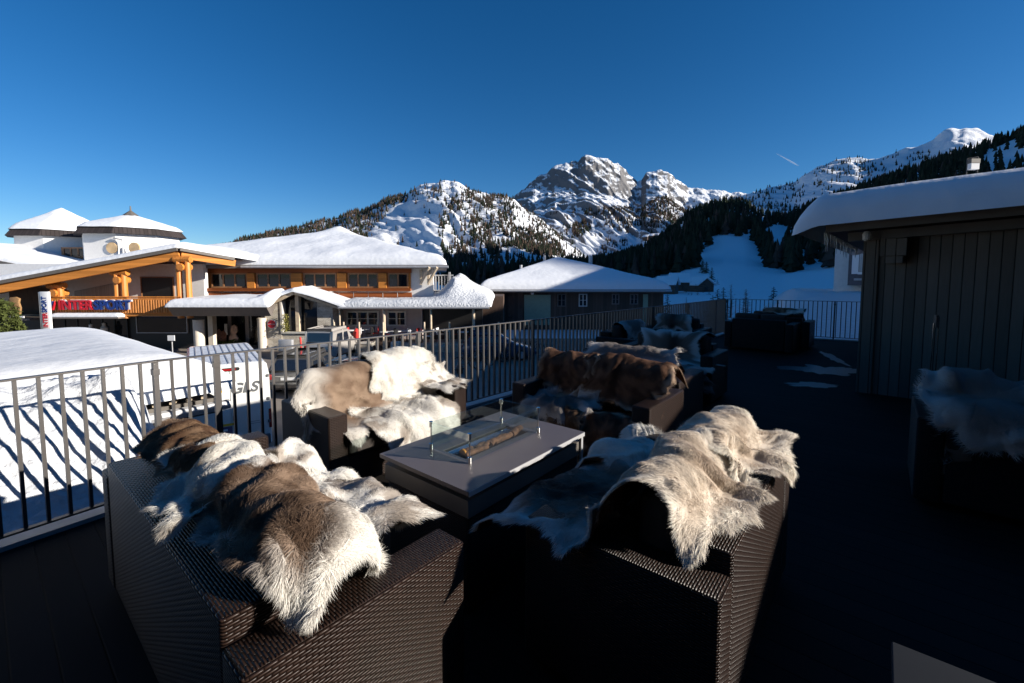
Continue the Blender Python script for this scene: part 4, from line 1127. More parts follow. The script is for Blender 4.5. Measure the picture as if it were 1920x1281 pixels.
def railing(a, b, label, sp=0.104, first=0.0, posts=()):
    r = empty('railing', a.to_tuple()); tag(r, label, 'railing', None)
    d = (b - a); Ln = d.length; d = d / Ln; sd_ = Vector((-d.y, d.x, 0))
    def loc(s): return d * s
    MB().bar(loc(-.02) + Z * 1.035, loc(Ln + .02) + Z * 1.035, .042, .012).build('top_rail', MT['rail'], r)
    MB().bar(loc(0) + Z * .075, loc(Ln) + Z * .075, .042, .012).build('bottom_rail', MT['rail'], r)
    kb = MB(); kb.bar(loc(-.05) + Z * .015 + sd_ * .03, loc(Ln) + Z * .015 + sd_ * .03, .16, .03); kb.build('edge_flashing', MT['grey'], r)
    nb = int((Ln - first) / sp)
    me = None; rest = MB(); k = 0
    ang = math.atan2(d.y, d.x)
    for i in range(nb + 1):
        s = first + i * sp
        if s > Ln: break
        if k < 100:
            if me is None:
                o = MB().box(-.009, .009, -.014, .014, .083, 1.028).build('baluster', MT['rail'], r); me = o
            else:
                o = me.copy(); COL.objects.link(o); o.parent = r
            o.location = loc(s); o.rotation_euler = (0, 0, ang)
        else:
            p = loc(s); u = d * .009; w = sd_ * .014
            v = [p - u - w + Z * .083, p + u - w + Z * .083, p + u + w + Z * .083, p - u + w + Z * .083]
            v += [q + Z * .945 for q in v]
            rest.add(v, [(0, 3, 2, 1), (4, 5, 6, 7), (0, 1, 5, 4), (1, 2, 6, 5), (2, 3, 7, 6), (3, 0, 4, 7)])
        k += 1
    if rest.v:
        o = rest.build('balusters', MT['rail'], r); o['kind'] = 'stuff'
    for s in posts:
        o = MB().box(-.016, .016, -.022, .022, -.02, 1.027).box(-.021, .021, -.027, .027, .93, .975).build('post', MT['rail'], r); o.location = loc(s + .02); o.rotation_euler = (0, 0, ang)
    return r
railing(PL, P0, 'grey metal railing at the left edge in front of the snow slope', .104, .03, (1.2, 3.2, 5.2, 7.9))
railing(P0, P1, 'long grey metal railing of upright bars running behind the sofas to the far corner', .1035, .09, (.36, 2.35, 4.4, 6.4, 8.4, 10.4, 12.4, 13.25))
railing(P1, P2, 'short far railing of upright bars at the end of the terrace', .104, .06, (.03, 1.3, 2.6, 3.9))

# snow bank and low roof beside the terrace (frame along the railing)
RA = R(90 - 40)
GA = Vector((math.cos(RA), math.sin(RA), 0)); GB = Vector((-GA.y, GA.x, 0))
a = np.linspace(-6.5, 1.45, 150); b = np.linspace(3.72, 6.6, 70)
A, B = np.meshgrid(a, b)
edge = 4.22 + 0.05 * np.sin(A * 1.3) - .42 * sstep(.6, -3.5, A)
rise = .55 * sstep(0, 1.15, B - edge) + .45 * np.clip((B - edge) / 1.15, 0, 1)
zz = -0.05 + 0.80 * rise - .10 * sstep(1.0, 2.2, B - edge) + .07 * sstep(0, .5, B - edge) * (fbm(A * 2.6, B * 2.6, 4, 3) - .5) * 2 + .30 * (fbm(A * 3.6 + 9, B * 3.6, 3, 5) - .5) * rise * sstep(2.2, 1.2, B - edge) + .11 * (fbm(A * 9, B * 9, 3, 5) - .5) * rise * sstep(2.2, 1.2, B - edge)
fall = sstep(1.38, .75, A + .12 * (fbm(B * 3, A * 2, 3, 1) - .5) * 2)
zz = zz * fall - 3.1 * (1 - fall) ** 1.6
Xb = A * GA.x + B * GB.x; Yb = A * GA.y + B * GB.y
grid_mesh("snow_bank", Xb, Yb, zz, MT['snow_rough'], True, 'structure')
CP = empty('low_roof_building', (GA * 0 + GB * 8).to_tuple(), RA); tag(CP, 'low building beside the railing under a thick smooth slab of snow', 'building')
def cb(X, Y): return .34 - .022 * (Y + 2.5) + .05 * (X - .2) * sstep(-4, 1, X)
sc = snow_cap('snow_cover', -7.5, 1.78, -2.55, 4.2, lambda X, Y: cb(X, Y) + .06 * np.exp(-((X - .2) / 1.6) ** 2), .45, .95, CP, 110, 60, seed=41, rough=.10, ns=2.4)
MB().box(-7.5, 1.62, -2.35, 4.0, .16, .33).build('roof_deck', MT['fascia'], CP)
MB().tube([(-.1, -2.46, .26), (1.7, -2.46, .26)], .055, 8).build('gutter', MT['grey'], CP)
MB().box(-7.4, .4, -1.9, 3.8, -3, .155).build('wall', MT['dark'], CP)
ev = MB()
for k in range(9): ev.bar((.5 + k * .14, -2.4, .36), (.62 + k * .13, -2.25, .375), .05, .02)
ev.build('roof_laths', MT['post'], CP)

# ------------------------------------------------------------------ pavilion (clad hut on the right)
c = gz(1609, 734.5, 0)
PV = empty('pavilion', (c[0], c[1], 0), R(-42)); tag(PV, 'grey timber clad pavilion on the right with a thick overhanging slab of roof snow', 'building')
MB().box(0, 16, 0, 7.5, 0, 2.32).build('clad_wall', MT['shed'], PV)
cor = MB().box(-.03, .14, -.035, -.003, 0, 2.2).build('corner_board', MT['shed'], PV)
bt = MB()
for k in range(30):
    x = .3 + k * .19 + .02 * math.sin(k * 2.3); bt.box(x, x + .022, -.014, -.002, 0, 2.2)

def rz_(x): return 2.285 + .042 * (x + .42)
xe = 3.6
f = MB(); f.add([(-.42, -.58, rz_(-.42)), (xe, -.58, rz_(xe)), (xe, -.58, rz_(xe) + .155), (-.42, -.58, rz_(-.42) + .155), (-.42, -.54, rz_(-.42)), (xe, -.54, rz_(xe)), (xe, -.54, rz_(xe) + .155), (-.42, -.54, rz_(-.42) + .155)],
                [(0, 1, 2, 3), (7, 6, 5, 4), (0, 4, 5, 1), (3, 2, 6, 7), (0, 3, 7, 4), (1, 5, 6, 2)])
f.build('fascia', MT['fascia'], PV)
f = MB(); f.add([(-.417, -.537, rz_(-.42) + .02), (xe, -.537, rz_(xe) + .02), (xe, 7.9, rz_(xe) + .02), (-.417, 7.9, rz_(-.42) + .02), (-.417, -.537, rz_(-.42) + .13), (xe, -.537, rz_(xe) + .13), (xe, 7.9, rz_(xe) + .13), (-.417, 7.9, rz_(-.42) + .13)],
                [(0, 3, 2, 1), (4, 5, 6, 7), (0, 1, 5, 4), (1, 2, 6, 5), (2, 3, 7, 6), (3, 0, 4, 7)])
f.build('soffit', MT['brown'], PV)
MB().bar((-.2, -.12, 2.235), (xe, -.12, 2.235 + .042 * (xe + .2)), .16, .12).build('wall_plate', MT['fascia'], PV)
MB().box(.16, .44, -.2, -.04, 1.96, 2.19).box(.2, .4, -.16, -.035, 1.86, 1.955).build('bracket', MT['shed'], PV)
sc = snow_cap('snow_cover', -.78, xe + .3, -.82, 8.2, lambda X, Y: rz_(X) + .13 - .10 * sstep(-.45, -.8, X) - .05 * sstep(-.55, -.8, Y), .42, .40, PV, 60, 60, seed=51, rough=.07, ns=1.6)
# belly of the snow overhanging the left corner
MT['icicle'] = M('icicle_ice', (.55, .62, .68), .08, trans=0.6); rg = random.Random(5)
for k in range(34):
    y = -.5 + k * .15 + rg.random() * .08; L_ = .05 + .22 * rg.random() ** 2
    MB().tube([(-.44, y, rz_(-.42) + .03), (-.44, y, rz_(-.42) - L_)], [.014, .002], 6).build('icicle', MT['icicle'], PV)
MB().lathe([(.03, .04), (.05, 0), (.045, -.07), (.02, -.09)], 10, (.02, -.36, 2.25)).build('eave_lamp', MT['wframe'], PV)
wl = MB().box(2.0, 2.07, -.10, -.03, 1.13, 1.42); wl.build('wall_light', MT['lampglass'], PV)
# vent box on the roof
vb = W(1825, 308, 6.2); VB = empty('roof_vent', (vb.x, 6.2, W(1825, 321, 6.2).z)); tag(VB, 'small framed sheet metal box standing on the pavilion snow', 'vent')
MB().box(-.055, .055, -.03, .03, .02, .10).build('box', MT['signwhite'], VB); MB().box(-.06, .06, -.034, .034, .103, .16).build('lid', MT['fascia'], VB)
MB().tube([(-.085, 0, -.06), (-.085, 0, .17), (.06, 0, .19)], .006, 6).tube([(.063, 0, -.06), (.063, 0, .19)], .005, 6).build('frame', MT['rail'], VB)
# unseen block added to shade the deck, its top sloped to set shadow height
sw = MB().prism([(3.75, 0), (3.75, 2.75), (16.5, 5.8), (30, 5.8), (30, 0)], 'y', .05, 7.4); o = sw.build('deck_shade_block', MT['white'], None)
o.matrix_world = PV.matrix_basis.copy(); under(o, HT)

# ------------------------------------------------------------------ wicker sofas
def ang(v): return math.atan2(v.y, v.x)
class Sofa: pass
def rbox(name, x0, x1, y0, y1, z0, z1, m, parent, bev=.016, seg=3):
    return MB().box(x0, x1, y0, y1, z0, z1).build(name, m, parent, bevel=bev, seg=seg)
def make_sofa(origin, eD, Ln, label, src=None):
    eL = Vector((eD.y, -eD.x, 0))
    s = Sofa(); s.o = Vector(origin); s.eL = eL; s.eD = eD; s.L = Ln
    if src:
        r = copy_tree(src.root); r.location = origin; r.rotation_euler = (0, 0, ang(eL)); tag(r, label, 'sofa', 'wicker sofas of the terrace'); s.root = r
        return s
    r = empty('wicker_sofa', origin, ang(eL)); tag(r, label, 'sofa', 'wicker sofas of the terrace'); s.root = r
    AW = .155
    rbox('backrest', AW + .002, Ln - AW - .002, 0.004, .19, .05, .725, MT['wicker'], r)
    rbox('armrest', 0, AW, 0, .78, .04, .65, MT['wicker'], r); rbox('armrest', Ln - AW, Ln, 0, .78, .04, .65, MT['wicker'], r)
    rbox('seat_base', AW + .002, Ln - AW - .002, .192, .75, .06, .29, MT['wicker'], r)
    ncs = 3 if Ln > 1.7 else 2
    w = (Ln - 2 * AW - .02) / ncs
    for k in range(ncs):
        x = AW + .01 + k * w
        rbox('seat_cushion', x, x + w - .01, .2, .765, .292, .435, MT['cushion'], r, .04, 3)
        rbox('back_cushion', x, x + w - .01, .195, .36, .437, .84, MT['cushion'], r, .05, 3)
    s.root = r
    return s
SA = make_sofa(uv(.37, 3.14), E1, 1.95, 'long dark wicker sofa in the left foreground seen from behind')
SB = make_sofa(uv(2.955, 3.80), -E2, 1.39, 'wicker sofa with its back to the railing behind the fire table, white hides over it')
SC = make_sofa(uv(4.05, 1.33), -E1, 1.40, 'wicker sofa behind the fire table draped with dark brown hides', SB)
SD = make_sofa(uv(1.43, .34), E2, 1.40, 'wicker sofa in the right foreground seen from behind under cream hides', SB)
SE = make_sofa(uv(4.30, 2.85), E1, 1.40, 'wicker sofa standing back to back behind the one with dark brown hides', SB)
SF = make_sofa((2.95, 3.17, 0), E1, 1.39, 'wicker sofa in deep shade before the pavilion, heaped with pale hides', SB)
SG = make_sofa(uv(6.75, 1.62), -E1, 1.39, 'wicker sofa in the shade holding the big hide with a dark centre stripe', SB)
SH = make_sofa(uv(9.55, 2.62), -E1, 1.39, 'wicker sofa in the shade, second last before the far corner of the terrace', SB)
SI = make_sofa(uv(8.15, 3.75), -E2, 1.39, 'wicker sofa in the shade along the long railing with a dim purple grey hide', SB)
SJ = make_sofa((5.0, 10.4, 0), Vector((math.sin(R(42)), math.cos(R(42)), 0)), 1.39, 'black wicker sofa before the far railing corner, seen from behind', SB)
SK = make_sofa((5.75, 11.0, 0), Vector((math.sin(R(42)), math.cos(R(42)), 0)), 1.39, 'wicker sofa at the far railing with one sunlit upright edge and a fringed hide', SB)

# ------------------------------------------------------------------ fire table
FT = empty('fire_table', uv(1.965, 1.817), ang(E1)); tag(FT, 'wicker fire table with grey ceramic top, glass wind guard and burner tray', 'table')
TX, TY, TH = .535, .36, .65
ox0, ox1, oy0, oy1 = -.27, .30, -.075, .115      # burner opening
tp = MB()
for (a, b, c_, d_) in ((-TX, ox0, -TY, TY), (ox1, TX, -TY, TY), (ox0, ox1, -TY, oy0), (ox0, ox1, oy1, TY)): tp.box(a, b, c_, d_, TH - .022, TH)
tp.build('table_top', MT['tabletop'], FT)
MB().box(-TX + .003, TX - .003, -TY - .004, -TY - .0005, TH - .026, TH - .001).build('metal_edge', MT['grey'], FT)
rbox('wicker_base', -TX + .03, TX - .03, -TY + .03, TY - .03, 0, TH - .15, MT['wicker'], FT)
MB().box(-TX + .02, TX - .02, -TY + .02, TY - .02, TH - .148, TH - .06).build('apron', MT['fascia'], FT)
MB().box(TX - .03, TX - .01, -TY + .004, -TY + .018, 0, TH - .03).build('corner_post', MT['grey'], FT)
MB().box(ox0, ox1, oy0, oy1, TH - .055, TH - .05).box(ox0, ox0 + .006, oy0, oy1, TH - .05, TH - .004).box(ox1 - .006, ox1, oy0, oy1, TH - .05, TH - .004).box(ox0 + .006, ox1 - .006, oy0, oy0 + .006, TH - .05, TH - .004).box(ox0 + .006, ox1 - .006, oy1 - .006, oy1, TH - .05, TH - .004).build('burner_tray', MT['black'], FT)
tr = MB()
for k in range(5): tr.tube([(ox0 + .015, oy1 - .02 - k * .014, TH - .012), (ox1 - .015, oy1 - .02 - k * .014, TH - .012)], .003, 6)
tr.build('burner_rods', MT['chrome'], FT)
rg = random.Random(3)
for k in range(9):
    x = ox0 + .05 + k * .054; y = oy0 + .045 + rg.random() * .04; L_ = .06 + .06 * rg.random(); a = rg.random() * 1.2 - .6; r_ = .012 + .012 * rg.random()
    p = Vector((x, y, TH - .02 + rg.random() * .015)); q = p + Vector((math.cos(a) * L_, math.sin(a) * L_ * .6, .01 * rg.random()))
    lo_ = MB().tube([p, p.lerp(q, .5) + Vector((0, 0, .006)), q], [r_, r_ * 1.1, r_ * .85], 9).build('log', MT['log'], FT, smooth=True)
p = Vector((ox0 + .045, oy0 + .075, TH - .005)); MB().tube([p, p + Vector((.012, 0, 0))], .028, 14).build('cut_log', MT['logend'], FT)
p = Vector((ox0 + .06, oy0 + .075, TH - .005)); MB().tube([p, p + Vector((.07, .01, .005))], [.024, .017], 10).build('log', MT['log'], FT, smooth=True)
gx0, gx1, gy0, gy1 = ox0 - .03, ox1 + .03, oy0 - .06, oy1 + .07
for (a, b) in (((gx0, gy0), (gx1, gy0)), ((gx1, gy0), (gx1, gy1)), ((gx1, gy1), (gx0, gy1)), ((gx0, gy1), (gx0, gy0))):
    b_ = MB(); b_.bar((a[0], a[1], TH + .085), (b[0], b[1], TH + .085), .006, .155); b_.build('glass_pane', MT['guard'], FT)
for x, y in ((gx0, gy0), (gx1, gy0), (gx1, gy1), (gx0, gy1)):
    MB().tube([(x, y, TH + .001), (x, y, TH + .035)], .012, 12).tube([(x, y, TH + .135), (x, y, TH + .168)], .012, 12).build('guard_clamp', MT['chrome'], FT, smooth=True)
    MB().tube([(x, y, TH + .0355), (x, y, TH + .1345)], .004, 8).build('guard_rod', MT['chrome'], FT, smooth=True)

# second table, bottom right corner, in the shade
F2 = empty('side_table', uv(1.21, -.43), ang(E1)); tag(F2, 'pale table corner in the shade at the bottom right edge of the photo', 'table')
rbox('table_top', -.367, .367, -.363, .363, .625, .65, M('pale_ceramic', (.030, .032, .036), .7, spec=.08, var=.05), F2, .004)
rbox('wicker_base', -.32, .32, -.32, .32, 0, .623, MT['wicker'], F2)
# low fire table of the second group
F3 = empty('fire_table', uv(5.45, 2.0), ang(E1)); tag(F3, 'low dark wicker table in the shade in front of the hide with the dark stripe', 'table')
rbox('table_top', -.45, .45, -.34, .34, .43, .45, MT['tabletop'], F3, .004); rbox('wicker_base', -.4, .4, -.3, .3, 0, .428, MT['wicker'], F3)
# ice and meltwater patches on the deck
def patch(name, cx, cy, rx, ry, rz, m, seed, kind='structure', z=.004):
    n = 70; pts = []
    for k in range(n):
        t = 2 * math.pi * k / n; r_ = .25 + 1.5 * float(fbm(math.cos(t) * 2.6 + 4, math.sin(t) * 2.6 + 4, 4, seed))
        x, y = rx * r_ * math.cos(t), ry * r_ * math.sin(t)
        pts.append((cx + x * math.cos(rz) - y * math.sin(rz), cy + x * math.sin(rz) + y * math.cos(rz)))
    o = MB().prism(pts, 'z', .0005, z).build(name, m); o['kind'] = kind
p = gz(1545, 694, 0); patch('ice_patch', p[0], p[1], .62, .38, 0, MT['ice'], 3)
p = gz(1520, 722, 0); patch('ice_patch', p[0], p[1], .34, .16, 0, MT['ice'], 7)
p = gz(1562, 672, 0); patch('ice_patch', p[0], p[1], .10, .75, -.35, MT['ice'], 9)
# tall slim heater tube by the pavilion wall
q = gz(1748, 810, 0); HTR = empty('patio_heater', (q[0] + .25, q[1] + .3, 0)); tag(HTR, 'slim patio heater of shiny tubes standing before the pavilion wall', 'heater')
MB().lathe([(.12, 0), (.12, .02), (.03, .03)], 20).build('foot', MT['rail'], HTR)
MB().tube([(-.03, 0, .03), (-.03, 0, 1.15)], .006, 8).tube([(.03, 0, .03), (.03, 0, 1.22)], .006, 8).build('tube', MT['chrome'], HTR, smooth=True)
MB().tube([(0, 0, 1.10), (0, 0, 1.24)], .022, 12).build('burner', MT['rail'], HTR, smooth=True)

# ------------------------------------------------------------------ hides
PROF = [(-.035, .05), (-.035, .70), (.0, .748), (.10, .752), (.16, .775), (.20, .845), (.28, .875), (.36, .855), (.415, .78), (.455, .56), (.52, .492), (.70, .485), (.79, .472), (.835, .39), (.85, .08)]
def make_path(front=0.0, puff=0.0):
    P = np.array(PROF); 
    P[:, 0] += np.where(P[:, 0] > .5, front * (P[:, 0] - .45) / .4, 0)
    P[:, 1] += np.where((P[:, 0] > .14) & (P[:, 0] < .44), puff, 0)
    s = np.concatenate([[0], np.cumsum(np.hypot(*np.diff(P, axis=0).T))])
    t = np.arange(0, s[-1], .01)
    d = np.interp(t, s, P[:, 0]); z = np.interp(t, s, P[:, 1])
    k = 9; ker = np.ones(k) / k
    d = np.convolve(np.pad(d, k // 2, 'edge'), ker, 'valid'); z = np.convolve(np.pad(z, k // 2, 'edge'), ker, 'valid')
    b = t - s[6]
    return b, d, z
PALE = np.array((.74, .69, .61))
def lerp(a, b, w): return a * (1 - w[:, None]) + b * w[:, None]
def pal(kind, s, t, rho, seed):
    """pelt colour over the hide: s along the spine, t across, rho 0..1 from centre to rim"""
    n1 = fbm(s * 3 + 3, t * 3 + 3, 4, seed); n2 = fbm(s * 7 + 1, t * 7 + 1, 4, seed + 4)
    def C(*c): return np.broadcast_to(np.array(c), (len(s), 3))
    if kind == 'brown_white':
        w = sstep(.60, .88, rho + .7 * (n1 - .5) + .22 * t + .12 * s); base = lerp(C(.12, .075, .050), C(.30, .21, .15), sstep(.35, .7, n2)); return lerp(base, C(.80, .76, .70), w)
    if kind == 'brown':
        w = sstep(.86, 1.05, rho + .35 * (n1 - .5)); base = lerp(C(.10, .054, .031), C(.24, .15, .09), sstep(.4, .7, n2)); return lerp(base, C(.42, .30, .21), w)
    if kind == 'dark':
        w = sstep(.80, 1.02, rho + .3 * (n1 - .5)); return lerp(lerp(C(.062, .032, .021), C(.15, .08, .05), sstep(.3, .7, n2)), C(.50, .37, .27), w)
    if kind == 'white':
        w = sstep(.62, .72, n2) * .55; return lerp(C(.80, .765, .70), C(.42, .34, .26), w)
    if kind == 'spotted':
        w = sstep(.52, .64, n1) * .75; return lerp(C(.78, .75, .70), C(.30, .235, .185), w)
    if kind == 'cream':
        w = sstep(.42, .62, n1) * .6 * (1 - .5 * rho); base = lerp(C(.72, .63, .53), C(.40, .29, .21), w); return lerp(base, C(.80, .73, .64), sstep(.7, 1, rho))
    if kind == 'taupe':
        w = sstep(.45, .95, rho + .3 * (n1 - .5)); base = lerp(C(.185, .120, .082), C(.31, .22, .155), sstep(.3, .7, n2)); st = np.exp(-(t / .16) ** 2) * .0; return lerp(base, C(.70, .66, .60), w)
    if kind == 'stripe':
        w = sstep(.62, .95, rho + .25 * (n1 - .5)); base = lerp(C(.25, .20, .165), C(.07, .05, .04), np.exp(-(s / .28) ** 2)); return lerp(base, C(.70, .67, .63), w)
    if kind == 'grey':
        w = sstep(.5, .9, rho + .4 * (n1 - .5)); return lerp(C(.22, .19, .17), C(.58, .54, .50), w)
    return C(.7, .65, .6)

def hide(sofa, label, a0, b0, La, Lb, kind, rot=0.0, seed=1, hair=.04, nbl=12000, front=0.0, puff=0.0, fold=None, lift=0.012, lumps=.05, legs=.22, jag=.22, group='reindeer hides on the sofas', K=26, nth=84, width=.00095, dz=0.0, edgelift=0.0, combdir=0.0):
    rg = np.random.RandomState(seed * 13 + 1)
    pb, pd, pz = make_path(front, puff)
    o = np.array(sofa.o); eL = np.array(sofa.eL); eD = np.array(sofa.eD); L = sofa.L
    def mp(s, t):
        """hide coordinates in metres -> world position, before displacement"""
        a = a0 + s * math.cos(rot) - t * math.sin(rot); b = b0 + s * math.sin(rot) + t * math.cos(rot)
        d = np.interp(b, pb, pd); z = np.interp(b, pb, pz)
        below = np.minimum(pb[0] - b, 0) * 0
        if fold:
            e0, e1, k = fold
            ex = np.maximum(e0 - a, 0) + np.maximum(a - e1, 0)
            sg = np.where(a < e0, -1, 1)
            zn = z - k * ex
            lim = np.where((d < .80) & (((a > -.03) & (a < .16)) | ((a > L - .16) & (a < L + .03))), .672, .1)
            lim = np.where((d < .19) & (a > .15) & (a < L - .15), .735, lim)
            zn = np.maximum(zn, np.minimum(lim, z))
            a = np.where(ex > 0, np.where(sg < 0, e0, e1) + sg * ex * np.where(zn > lim + .01, .75, .95), a)
            z = zn
        return o[None] + a[:, None] * eL + d[:, None] * eD + (z + dz)[:, None] * np.array([0, 0, 1.0])
    th = np.linspace(0, 2 * np.pi, nth, endpoint=False)
    ct, st = np.cos(th), np.sin(th)
    Rr = 1.0 / (np.abs(ct) ** 2.6 + np.abs(st) ** 2.6) ** (1 / 2.6)
    prof = 0.86 + jag * (fbm(ct * 2.2 + 7, st * 2.2 + 7, 4, seed) - .5) * 2 + .10 * (fbm(ct * 7 + 7, st * 7 + 3, 3, seed + 2) - .5) * 2
    for c_ in (R(38), R(142), R(218), R(322)):
        c2 = c_ + (rg.rand() - .5) * .3; dd = np.angle(np.exp(1j * (th - c2))); prof = prof + legs * (0.7 + .6 * rg.rand()) * np.exp(-(dd / .13) ** 2)
    Rr = Rr * prof
    rho = (np.arange(1, K + 1) / K) ** 0.85
    S = (rho[:, None] * (Rr * ct)[None] * La).ravel(); T_ = (rho[:, None] * (Rr * st)[None] * Lb).ravel()
    S = np.concatenate([[0], S]); T_ = np.concatenate([[0], T_])
    RH = np.concatenate([[0], np.repeat(rho, nth)])
    ep = .004
    P = mp(S, T_); Pu = mp(S + ep, T_) - mp(S - ep, T_); Pv = mp(S, T_ + ep) - mp(S, T_ - ep)
    N = np.cross(Pu, Pv); N /= np.maximum(np.linalg.norm(N, axis=1), 1e-9)[:, None]
    up = N[:, 2] < -.25
    flip = np.sign(N @ (eD * .2 + np.array([0, 0, 1.0])) + 1e-9); 
    # outward is away from the path centre: orientation of eL x path tangent
    sgn = 1.0 if np.median(N[:, 2]) > 0 else -1.0
    N = N * sgn
    h = lift + lumps * np.maximum(fbm(S * 5 + seed, T_ * 5, 3, seed + 11) - .25, 0) * (1 - .55 * RH ** 3) + .018 * (fbm(S * 16, T_ * 16 + seed, 3, seed + 6) - .5) + edgelift * RH ** 4
    ridge = 1 - np.abs(2 * fbm(S * 3.2 + T_ * 1.6 + seed, T_ * 2.2 - S, 3, seed + 20) - 1)
    h = h + lumps * .55 * sstep(.72, .98, ridge)
    P = P + N * np.maximum(h, .006)[:, None]
    tri = []
    idx = lambda k, j: 1 + k * nth + (j % nth)
    for j in range(nth): tri.append((0, idx(0, j), idx(0, j + 1)))
    quads = []
    for k in range(K - 1):
        for j in range(nth):
            tri.append((idx(k, j), idx(k + 1, j), idx(k + 1, j + 1))); tri.append((idx(k, j), idx(k + 1, j + 1), idx(k, j + 1)))
    tri = np.array(tri)
    # true normals after displacement
    fn = np.cross(P[tri[:, 1]] - P[tri[:, 0]], P[tri[:, 2]] - P[tri[:, 0]]); ar = np.linalg.norm(fn, axis=1) * .5
    VN = np.zeros_like(P)
    for q in range(3): np.add.at(VN, tri[:, q], fn)
    VN /= np.maximum(np.linalg.norm(VN, axis=1), 1e-12)[:, None]
    if (VN * N).sum() < 0: VN = -VN; tri = tri[:, ::-1]
    colr = pal(kind, S / La, T_ / Lb, RH, seed)
    under_ = P - VN * .006
    nv = len(P)
    rim = [(idx(K - 1, j), idx(K - 1, j + 1)) for j in range(nth)]
    faces = tri.tolist() + (tri[:, ::-1] + nv).tolist() + [(b_, a_, a_ + nv, b_ + nv) for a_, b_ in rim]
    V = [P, under_]; C = [colr * .9, np.broadcast_to(np.array((.19, .12, .085)), (nv, 3))]
    # hair blades
    w = ar * (1 + 1.2 * (RH[tri].mean(1) > .93)); ch = rg.choice(len(tri), nbl, p=w / w.sum())
    r1 = np.sqrt(rg.rand(nbl)); r2 = rg.rand(nbl); ba = np.stack([1 - r1, r1 * (1 - r2), r1 * r2], 1)
    root = (P[tri[ch]] * ba[:, :, None]).sum(1); nn = (VN[tri[ch]] * ba[:, :, None]).sum(1); cc = (colr[tri[ch]] * ba[:, :, None]).sum(1); rh = (RH[tri[ch]] * ba).sum(1)
    ss = (S[tri[ch]] * ba).sum(1); tt = (T_[tri[ch]] * ba).sum(1)
    # comb: along the spine, swirling outwards toward the rim, with clumps
    flow = fbm(ss * 4 + 2, tt * 4 + seed, 3, seed + 30) * 5.0 + combdir
    cu = .65 * np.cos(flow) + .9 * ss / La * rh + .15; cv = .65 * np.sin(flow) + .9 * tt / Lb * rh
    Pu_ = Pu[tri[ch[:, None], 0]][:, 0] if False else Pu[tri[ch][:, 0]]; Pv_ = Pv[tri[ch][:, 0]]
    Pu_ = Pu_ / np.maximum(np.linalg.norm(Pu_, axis=1), 1e-9)[:, None]; Pv_ = Pv_ / np.maximum(np.linalg.norm(Pv_, axis=1), 1e-9)[:, None]
    tg = cu[:, None] * Pu_ + cv[:, None] * Pv_ + .24 * rg.randn(nbl, 3)
    tg -= nn * (tg * nn).sum(1)[:, None]; tg /= np.maximum(np.linalg.norm(tg, axis=1), 1e-9)[:, None]
    stand = (.10 + .22 * rg.rand(nbl) + .20 * fbm(ss * 12, tt * 12, 2, seed + 40))[:, None]
    d1 = tg + nn * stand; d1 /= np.linalg.norm(d1, axis=1)[:, None]
    d2 = tg + nn * (stand * .3) + np.array([0, 0, -.12]); d2 /= np.linalg.norm(d2, axis=1)[:, None]
    Lh = hair * (.55 + .75 * rg.rand(nbl)) * (1 + .45 * (rh > .9))
    lat = np.cross(d1, nn) + .55 * rg.randn(nbl, 1) * nn; lat /= np.maximum(np.linalg.norm(lat, axis=1), 1e-9)[:, None]
    wv = (width * (.6 + .8 * rg.rand(nbl)))[:, None]
    p0 = root - nn * .004; p1 = p0 + d1 * (Lh * .5)[:, None]; p2 = p1 + d2 * (Lh * .5)[:, None]
    bl = np.stack([p0 - lat * wv, p0 + lat * wv, p1 + lat * wv * .7, p1 - lat * wv * .7, p2], 1).reshape(-1, 3)
    b0_ = 2 * nv + np.arange(nbl)[:, None] * 5
    q4 = (b0_ + np.array([[0, 1, 2, 3]])); q3 = (b0_ + np.array([[3, 2, 4]]))
    tone = (.84 + .3 * rg.rand(nbl))[:, None]
    # clumped darker and lighter streaks in the coat
    tone = tone * (.85 + .3 * fbm(ss * 22, tt * 22, 2, seed + 50))[:, None]
    cb_ = np.clip(cc * tone, 0, .88)
    bc = np.stack([cb_ * .92, cb_ * .92, cb_, cb_, np.clip(cb_ * 1.08, 0, .9)], 1).reshape(-1, 3)
    V.append(bl); C.append(bc)
    V = np.concatenate(V); C = np.concatenate(C)
    ctr = P.mean(0); V = V - ctr
    # fast mesh creation
    nf = np.array([len(f) for f in faces]); flat = np.concatenate([np.array([i for f in faces for i in f]), q4.ravel(), q3.ravel()])
    tot = np.concatenate([nf, np.full(nbl, 4), np.full(nbl, 3)])
    me = bpy.data.meshes.new('hide')
    me.vertices.add(len(V)); me.vertices.foreach_set('co', V.ravel())
    me.loops.add(len(flat)); me.loops.foreach_set('vertex_index', flat.astype(np.int32))
    me.polygons.add(len(tot)); me.polygons.foreach_set('loop_start', np.concatenate([[0], np.cumsum(tot)[:-1]]).astype(np.int32))
    me.update(calc_edges=True)
    me.polygons.foreach_set('use_smooth', [True] * len(tot))
    at = me.color_attributes.new("Col", 'FLOAT_COLOR', 'POINT'); c4 = np.ones((len(C), 4)); c4[:, :3] = C; at.data.foreach_set('color', c4.ravel())
    me.materials.append(MT['fur'])
    ob = bpy.data.objects.new('reindeer_hide', me); COL.objects.link(ob); ob.location = ctr
    tag(ob, label, 'hide', group)
    return ob

